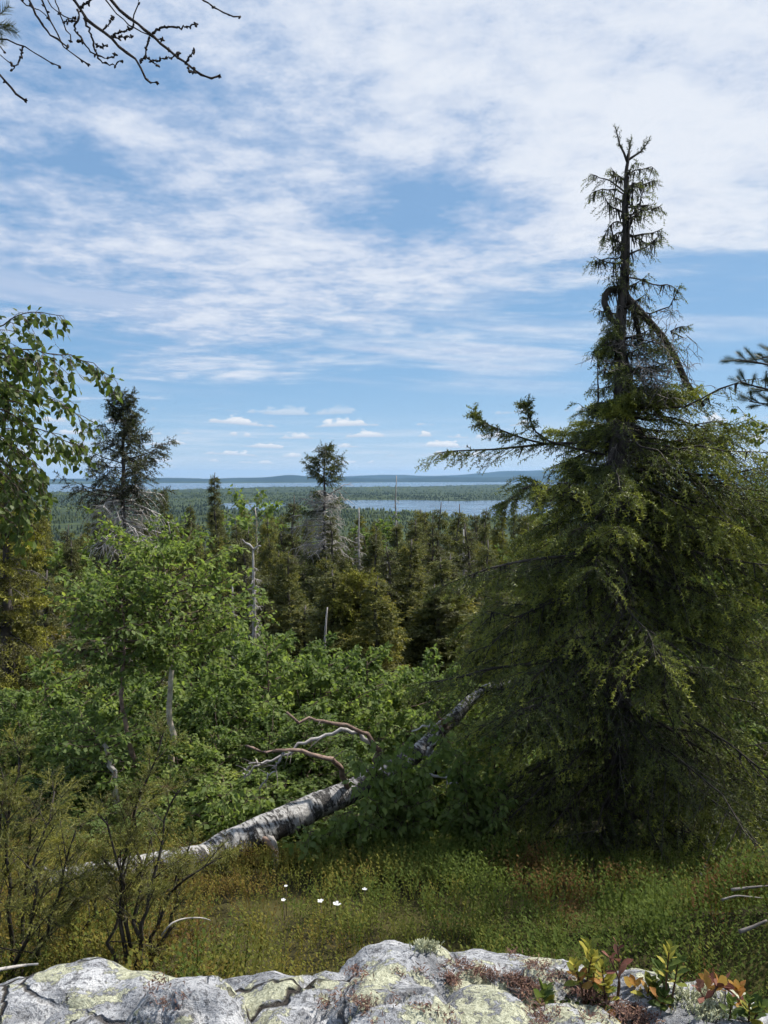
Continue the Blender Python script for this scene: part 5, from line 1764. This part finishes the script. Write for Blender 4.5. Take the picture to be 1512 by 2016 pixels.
# ------------------------------------------------------------------ rock in front of the camera
def rock_material():
    m, g, out = material('lichened grey rock')
    pos = g.new('NewGeometry').outputs['Position']
    n1 = g.noise(pos, 9, 8, 0.66, 0.4)
    n2 = g.noise(pos, 34, 7, 0.68, 0.3)
    n3 = g.noise(pos, 130, 5, 0.65)
    mp = g.new('Mapping')
    g.l.new(pos, mp.inputs[0])
    mp.inputs['Rotation'].default_value = (0.5, 0.3, 0.6)
    mp.inputs['Scale'].default_value = (6, 24, 24)
    vein = g.noise(mp.outputs[0], 1.0, 6, 0.65, 0.6)
    c = g.mix(g.smooth(n1, 0.32, 0.68), (0.15, 0.154, 0.165), (0.40, 0.405, 0.42))
    c = g.mix(g.smooth(vein, 0.52, 0.60), c, (0.47, 0.47, 0.475))
    c = g.mix(g.smooth(n2, 0.55, 0.70), c, (0.10, 0.10, 0.105))
    c = g.mix(g.math('MULTIPLY', g.smooth(n3, 0.52, 0.60), 0.75), c, (0.075, 0.075, 0.08))
    # crustose lichen: pale yellow-green crusts with lobed edges
    l1 = g.noise(pos, 7.5, 3, 0.5, 0.5)
    l2 = g.noise(pos, 38, 7, 0.74)
    cover = g.math('ADD', g.math('MULTIPLY', l1, 0.52), g.math('MULTIPLY', l2, 0.48))
    lich = g.smooth(cover, 0.523, 0.538)
    lc = g.mix(g.smooth(n3, 0.35, 0.65), (0.29, 0.29, 0.20), (0.50, 0.50, 0.365))
    c = g.mix(lich, c, lc)
    blk = g.smooth(g.noise(pos, 26, 5, 0.7), 0.645, 0.68)
    c = g.mix(blk, c, (0.045, 0.045, 0.048))
    # dirt-filled cracks
    warp = g.mix(0.16, pos, g.noise(pos, 5.0, 4, 0.6, color=True), 'ADD')
    vo = g.new('TexVoronoi', feature='DISTANCE_TO_EDGE')
    g.l.new(warp, vo.inputs['Vector'])
    vo.inputs['Scale'].default_value = 4.6
    gap = g.math('MULTIPLY', g.smooth(vo.outputs['Distance'], 0.030, 0.006), g.smooth(g.noise(pos, 3.3, 3, 0.5), 0.42, 0.54))
    c = g.mix(gap, c, (0.040, 0.033, 0.028))
    p = g.new('BsdfPrincipled')
    g.l.new(c, p.inputs['Base Color'])
    p.inputs['Roughness'].default_value = 0.88
    p.inputs['Specular IOR Level'].default_value = 0.25
    h = g.math('ADD', g.math('MULTIPLY', n2, 0.55), g.math('ADD', g.math('MULTIPLY', n3, 0.30), g.math('MULTIPLY', lich, 0.22)))
    h = g.math('SUBTRACT', g.math('ADD', h, g.math('MULTIPLY', vein, 0.3)), g.math('MULTIPLY', gap, 0.9))
    b = g.new('Bump')
    b.inputs['Strength'].default_value = 0.95
    b.inputs['Distance'].default_value = 0.022
    g.l.new(h, b.inputs['Height'])
    g.l.new(b.outputs[0], p.inputs['Normal'])
    g.l.new(p.outputs[0], out.inputs[0])
    return m


def ico(sub):
    import bmesh
    bm = bmesh.new()
    bmesh.ops.create_icosphere(bm, subdivisions=sub, radius=1.0)
    v = np.array([q.co[:] for q in bm.verts])
    f = np.array([[q.index for q in t.verts] for t in bm.faces])
    bm.free()
    return v, f


ROCK_D = 1.30
STONES = [  # px centre, half width px, y of the top edge, depth offset, depth radius, height radius, roll
    (120, 250, 1921, 0.00, .26, .20, 0.10), (480, 300, 1899, 0.02, .24, .20, -0.03), (395, 105, 1938, -0.10, .12, .13, 0.15), (640, 180, 1912, -0.02, .20, .17, 0.05),
    (800, 130, 1868, 0.06, .17, .15, 0.12), (1010, 170, 1860, 0.10, .19, .16, 0.05), (960, 130, 1934, -0.08, .15, .15, 0.18), (780, 120, 1926, -0.07, .15, .15, -0.1), (865, 40, 1978, -0.14, .06, .07, 0.0),
    (1200, 200, 1918, 0.04, .20, .17, 0.12), (1380, 130, 1952, 0.00, .18, .16, 0.25), (1130, 90, 1965, -0.10, .12, .12, 0.2), (1520, 90, 2000, -0.02, .16, .14, 0.2)]


def build_rock():
    rng = np.random.default_rng(111)
    fine, coarse = ico(6), ico(5)
    mat = rock_material()
    foot = at(756, 1960, ROCK_D)
    foot[2] = gz(0, ROCK_D) - 0.1
    o = thing('rock_outcrop', foot, 'pale grey lichen-covered rock outcrop along the bottom of the view', 'rock')
    lbl = ['rounded lichen-spotted block at the left end', 'long grey slab', 'small hump thick with yellow-green lichen', 'smooth grey slab right of the long one', 'raised lichen-crusted knob', 'highest ridge, crusted with pale lichen', 'smooth domed block in front of the ridge', 'grey block between the cracks', 'small pale stone in the crack',
           'slab under the leafy shrub', 'rounded block at the right end', 'low block under the leafy shrub', 'corner block at the bottom right']
    top = []
    for k, (px, hw, py, dd, b, c, roll) in enumerate(STONES):
        d = ROCK_D + dd
        e = at(px, py, d)
        a = hw / F * np.linalg.norm(e) * 1.06
        th = R(32.5)
        h = math.sqrt((b * math.sin(th)) ** 2 + (c * math.cos(th)) ** 2)
        cen = e - np.array((0, math.sin(th), math.cos(th))) * h
        V0, F0 = fine if hw > 190 else coarse
        v = V0.copy()
        v = np.sign(v) * np.abs(v) ** np.array((0.78, 0.9, 0.85))            # blocky rather than round
        v = v * np.array((a, b, c))
        cr, sr = math.cos(roll * .6), math.sin(roll * .6)
        v = np.stack([v[:, 0] * cr - v[:, 2] * sr, v[:, 1], v[:, 0] * sr + v[:, 2] * cr], -1)
        w = v + cen
        n = unit(V0 / np.array((a, b, c)))
        s = min(1.0, a / 0.12)
        disp = (fbm(w * 3.6 + k * 7, 3, 40) - 0.5) * 0.075 * s + (fbm(w * 19, 4, 44, 0.6) - 0.5) * 0.030 * s
        crack = np.abs(fbm(w * np.array((5, 9, 9)) + 31, 3, 48) - 0.5)
        disp -= np.clip(0.030 - crack, 0, 1) * 1.1 * s
        disp -= np.abs(fbm(w * np.array((3.2, 5, 5)) + 77, 2, 52) - 0.5) * 0.10 * s
        low = np.clip((cen[2] - w[:, 2]) / 0.2, 0, 1)
        w = w + n * disp[:, None]
        w[:, 2] -= low * 0.35 * (w[:, 2] < cen[2])                            # runs down into the ground
        mb = MB()
        mb.add(w - foot, F0)
        st = mb.build('stone', mat, o, True)
        st['label'] = lbl[k]
        top.append(w[n[:, 2] > 0.25])
    return o, foot, top


def build_rock_growth(rock, foot, top):
    """litter and reindeer lichen in the cracks, leafy dwarf shrub on the right"""
    rng = np.random.default_rng(112)
    allp = np.concatenate(top)
    # upper surface as a height grid to find hollows and seats
    gx = np.round((allp[:, 0] + 2) / 0.012).astype(int)
    gy = np.round((allp[:, 1]) / 0.012).astype(int)
    H = np.full((400, 200), -9.0)
    np.maximum.at(H, (np.clip(gx, 0, 399), np.clip(gy, 0, 199)), allp[:, 2])

    def top_z(x, y):
        i, j = int(np.clip(round((x + 2) / .012), 1, 398)), int(np.clip(round(y / .012), 1, 198))
        return H[i - 1:i + 2, j - 1:j + 2].max()

    Hm = np.where(H > -5, H, np.nan)
    acc = np.stack([np.roll(np.roll(Hm, i, 0), j, 1) for i in range(-6, 7, 3) for j in range(-6, 7, 3)])
    mean = np.nanmean(np.where(np.isnan(acc), Hm[None], acc), 0)
    hollow = np.nan_to_num(mean - Hm, nan=-1.0)

    def in_hollow(x, y):
        i, j = int(np.clip(round((x + 2) / .012), 0, 399)), int(np.clip(round(y / .012), 0, 199))
        return hollow[i, j] > 0.0025

    m, g, out = material('dry red-brown moss and litter')
    c = g.ramp(attr(g), [(0, (0.035, 0.018, 0.014)), (0.5, (0.10, 0.045, 0.032)), (1, (0.22, 0.13, 0.075))])
    p = g.new('BsdfPrincipled')
    g.l.new(c, p.inputs['Base Color'])
    p.inputs['Roughness'].default_value = 0.9
    g.l.new(p.outputs[0], out.inputs[0])
    M['litter'] = m
    m, g, out = material('pale reindeer lichen')
    c = g.ramp(attr(g), [(0, (0.30, 0.31, 0.19)), (1, (0.55, 0.56, 0.38))])
    p = g.new('BsdfPrincipled')
    g.l.new(c, p.inputs['Base Color'])
    p.inputs['Roughness'].default_value = 0.9
    g.l.new(p.outputs[0], out.inputs[0])
    M['cladonia'] = m
    # litter along the joints between stones
    joints = [((285, 1945), (340, 1990), 90), ((290, 1930), (360, 1960), 120), ((705, 1905), (730, 2016), 130), ((830, 1905), (900, 1935), 160), ((890, 1895), (1060, 1945), 260), ((1000, 1880), (1120, 1925), 240), ((780, 1900), (760, 1990), 60), ((830, 1980), (900, 2016), 90), ((1030, 1950), (1070, 2016), 130), ((1080, 1920), (1250, 2000), 240), ((1240, 1990), (1330, 2016), 100), ((640, 1985), (700, 1945), 60), ((1060, 1990), (1300, 2016), 220)]
    mb = MB()
    tv = np.array([(0, 0, 0), (.4, .16, .06), (1, 0, .1), (.5, -.16, .02)], float)
    for (a, b, n) in joints:
        t = rng.random(n)
        px = a[0] + (b[0] - a[0]) * t + rng.normal(0, 8, n)
        py = a[1] + (b[1] - a[1]) * t + rng.normal(0, 5, n)
        for x_, y_ in zip(px, py):
            r = ray(x_, y_)
            q = None
            for dd in np.arange(0.95, 1.75, 0.008):
                w = r * (dd / r[1])
                if w[2] < top_z(w[0], w[1]):
                    q = w
                    break
            if q is None:
                continue
            if not in_hollow(q[0], q[1]) and rng.random() > 0.12:
                continue
            q = q + np.array((0, 0, 0.002))
            k = 9
            O = q[None] + rng.normal(0, 0.006, (k, 3)) * np.array((1, 1, 0.3))
            mb.stamp(tv, np.array([(0, 1, 2, 3)]), O, unit(rng.normal(0, 1, (k, 3)) * np.array((1, 1, .45))), UP[None].repeat(k, 0) + rng.normal(0, .3, (k, 3)), 0.004 + 0.008 * rng.random(k), 0.006, np.clip(rng.normal(.45, .25, k), 0, 1))
    lt = mb.build('moss_litter', M['litter'])
    tag(lt, 'dry red-brown moss and leaf litter filling the cracks of the rock', 'moss', kind='stuff')
    # reindeer lichen tufts
    tufts = [(838, 1862, 22, 'tuft of pale reindeer lichen on the raised knob of the rock'), (1370, 1955, 46, 'pale branching lichen cushion right of the leafy shrub'), (1400, 1985, 40, 'lower pale lichen cushion on the right end block')]
    for px, py, rad, lb in tufts:
        mb = MB()
        n = int(rad * 3.5)
        for _ in range(n):
            x_, y_ = px + rng.normal(0, rad * .55), py + abs(rng.normal(0, rad * .30))
            r = ray(x_, y_)
            q = None
            for dd in np.arange(0.95, 1.75, 0.008):
                w = r * (dd / r[1])
                if w[2] < top_z(w[0], w[1]):
                    q = w
                    break
            if q is None:
                continue
            l = 0.004 + 0.009 * rng.random()
            d = unit(rng.normal(0, .5, 3) + UP)
            e = q + d * l
            br = [np.array([q - UP * 0.004, q + d * l * .5, e])]
            for _b in range(3):
                d2 = unit(d + rng.normal(0, .8, 3))
                br.append(np.array([e - d * l * .3, e - d * l * .15 + d2 * l * .2, e + d2 * l * .4]))
            mb.tubes(np.array(br), np.array((.0012, .0010, .0006))[None].repeat(4, 0), 3, rng.random(), cap=False)
        if mb.n:
            tag(mb.build('lichen_tuft', M['cladonia']), lb, 'lichen')

    # leafy dwarf shrub: stems with whorls of oval leaves
    def leafcol(name, a, b, tr=0.35):
        m, g, out = material(name)
        info = g.new('ObjectInfo').outputs['Random']
        tc = g.new('TexCoord').outputs['Object']
        n = g.noise(tc, 3.0, 3, 0.6)
        c = g.mix(g.smooth(g.math('ADD', info, g.math('MULTIPLY', g.math('SUBTRACT', n, 0.5), 0.9)), 0.15, 0.85), a, b)
        p = g.new('BsdfPrincipled')
        g.l.new(c, p.inputs['Base Color'])
        p.inputs['Roughness'].default_value = 0.6
        p.inputs['Specular IOR Level'].default_value = 0.15
        t = g.new('BsdfTranslucent')
        g.l.new(c, t.inputs[0])
        mx = g.new('MixShader')
        mx.inputs[0].default_value = tr
        g.l.new(p.outputs[0], mx.inputs[1])
        g.l.new(t.outputs[0], mx.inputs[2])
        g.l.new(mx.outputs[0], out.inputs[0])
        return m
    green = leafcol('shrub leaf green', (0.055, 0.085, 0.022), (0.13, 0.17, 0.035))
    yellow = leafcol('shrub leaf yellow', (0.19, 0.21, 0.045), (0.36, 0.32, 0.055))
    red = leafcol('shrub leaf red', (0.15, 0.060, 0.045), (0.27, 0.13, 0.09))
    orange = leafcol('shrub leaf orange', (0.36, 0.17, 0.05), (0.40, 0.26, 0.06))
    mk = {k: [leaf_mesh('leaf', mm, w, False, f, cu) for w, f, cu in ((.62, .15, .08), (.55, .25, .2), (.68, .08, -.08))] for k, mm in (('g', green), ('y', yellow), ('r', red), ('o', orange))}
    M['shrub_stem'] = bark_material('shrub stems', (0.06, 0.035, 0.022), (0.16, 0.09, 0.055), 40, 0.2)
    plants = [   # foot px, tip list (px, py, palette), label
        ((1150, 1985), [(1158, 1862, 'yyg'), (1165, 1885, 'yy'), (1130, 1900, 'yo')], 'tallest yellow-tipped leafy sprig on the rock'),
        ((1190, 1990), [(1185, 1905, 'yyo'), (1200, 1930, 'ygo'), (1175, 1935, 'gy')], 'golden leafy sprig in the centre of the dwarf shrub'),
        ((1215, 1975), [(1216, 1862, 'r'), (1200, 1885, 'r')], 'thin sprig with a few dull red leaves'),
        ((1320, 1985), [(1318, 1868, 'ygy'), (1335, 1895, 'gy'), (1300, 1905, 'g')], 'tall yellow-green sprig at the right of the dwarf shrub'),
        ((1255, 2010), [(1250, 1940, 'oyr'), (1262, 1960, 'gy'), (1240, 1975, 'g')], 'reddish-yellow sprig low in the dwarf shrub'),
        ((1295, 2015), [(1290, 1945, 'gy'), (1305, 1960, 'go'), (1280, 1935, 'yo')], 'green and orange sprig below the tall right one'),
        ((1075, 2030), [(1072, 1950, 'g'), (1068, 1965, 'gy')], 'single green sprig standing alone on the rock'),
        ((1165, 2020), [(1160, 1955, 'g'), (1140, 1975, 'gy'), (1180, 1970, 'g'), (1120, 1985, 'go')], 'dark green leafy base of the dwarf shrub, left part'),
        ((1235, 2030), [(1225, 1975, 'gg'), (1250, 1990, 'g'), (1210, 1990, 'gy'), (1265, 2000, 'yo')], 'dark green leafy base of the dwarf shrub, middle part'),
        ((1345, 2030), [(1345, 1990, 'yyo'), (1330, 1975, 'g'), (1360, 1960, 'gr')], 'yellow-leaved sprig at the bottom edge right of the shrub'),
        ((1470, 2040), [(1440, 1975, 'g'), (1475, 1970, 'gy'), (1495, 1985, 'g'), (1455, 1950, 'or')], 'green sprig with an orange leaf in the bottom right corner'),
        ((1130, 2040), [(1125, 2008, 'yg'), (1195, 2005, 'or'), (1100, 2010, 'g')], 'sprigs at the very bottom edge below the shrub'),
        ((1400, 1960), [(1395, 1935, 'or'), (1375, 1945, 'r'), (1420, 1940, 'ro')], 'rusty red leaves behind the pale lichen cushion'),
        ((60, 2040), [(20, 2000, 'gr'), (40, 1990, 'r')], 'reddish sprig at the lower left edge of the rock'),
        ((790, 2040), [(778, 1975, 'r'), (770, 1990, 'gr')], 'small red-leaved sprig in the crack at the bottom centre')]
    for (fx, fy), tips, lb in plants:
        d0 = ROCK_D - 0.05 + rng.normal(0, 0.03)
        p = at(fx, fy, d0)
        o = thing('dwarf_shrub', p, lb, 'shrub', 'leafy sprigs of the dwarf shrub on the rock')
        wood = MB()
        for tx, ty, pal in tips:
            dd = d0 + rng.normal(0.0, 0.03)
            e = at(tx, ty, dd) - p
            mdl = e * 0.5 + rng.normal(0, 0.006, 3)
            P = resample([np.zeros(3), mdl, e], 10, 1)
            wood.tubes(P, np.linspace(0.0022, 0.0011, 10), 5)
            n = 16 if pal not in ('r',) else 5
            for k in range(n):
                u = 1.0 - 0.55 * (k / n) ** 1.3
                o_, t_ = along(P[None], np.array([[u]]))
                a = k * 2.4 + rng.random() * .5
                t = t_[0, 0]
                s1 = unit(np.cross(t, np.array((0.3, 1, 0.1))))
                s2 = np.cross(t, s1)
                up = 0.95 - 0.6 * (k / n)
                dr = t * up + (s1 * math.cos(a) + s2 * math.sin(a)) * (0.38 + 0.5 * k / n) + rng.normal(0, .08, 3)
                sz = (0.015 + 0.010 * rng.random()) * (0.85 + 0.3 * (k > 2))
                key = pal[0] if k < n * 0.45 else pal[(k + 1) % len(pal)]
                put_leaf(mk[key][k % 3], o, o_[0, 0], dr, t + rng.normal(0, .1, 3), sz)
        wood.build('stem', M['shrub_stem'], o, True)


build_fallen_birch()
build_near_birch()
build_sprouts()
build_near_pine()
build_junipers()
build_heath()
_rock = build_rock()
build_rock_growth(*_rock)
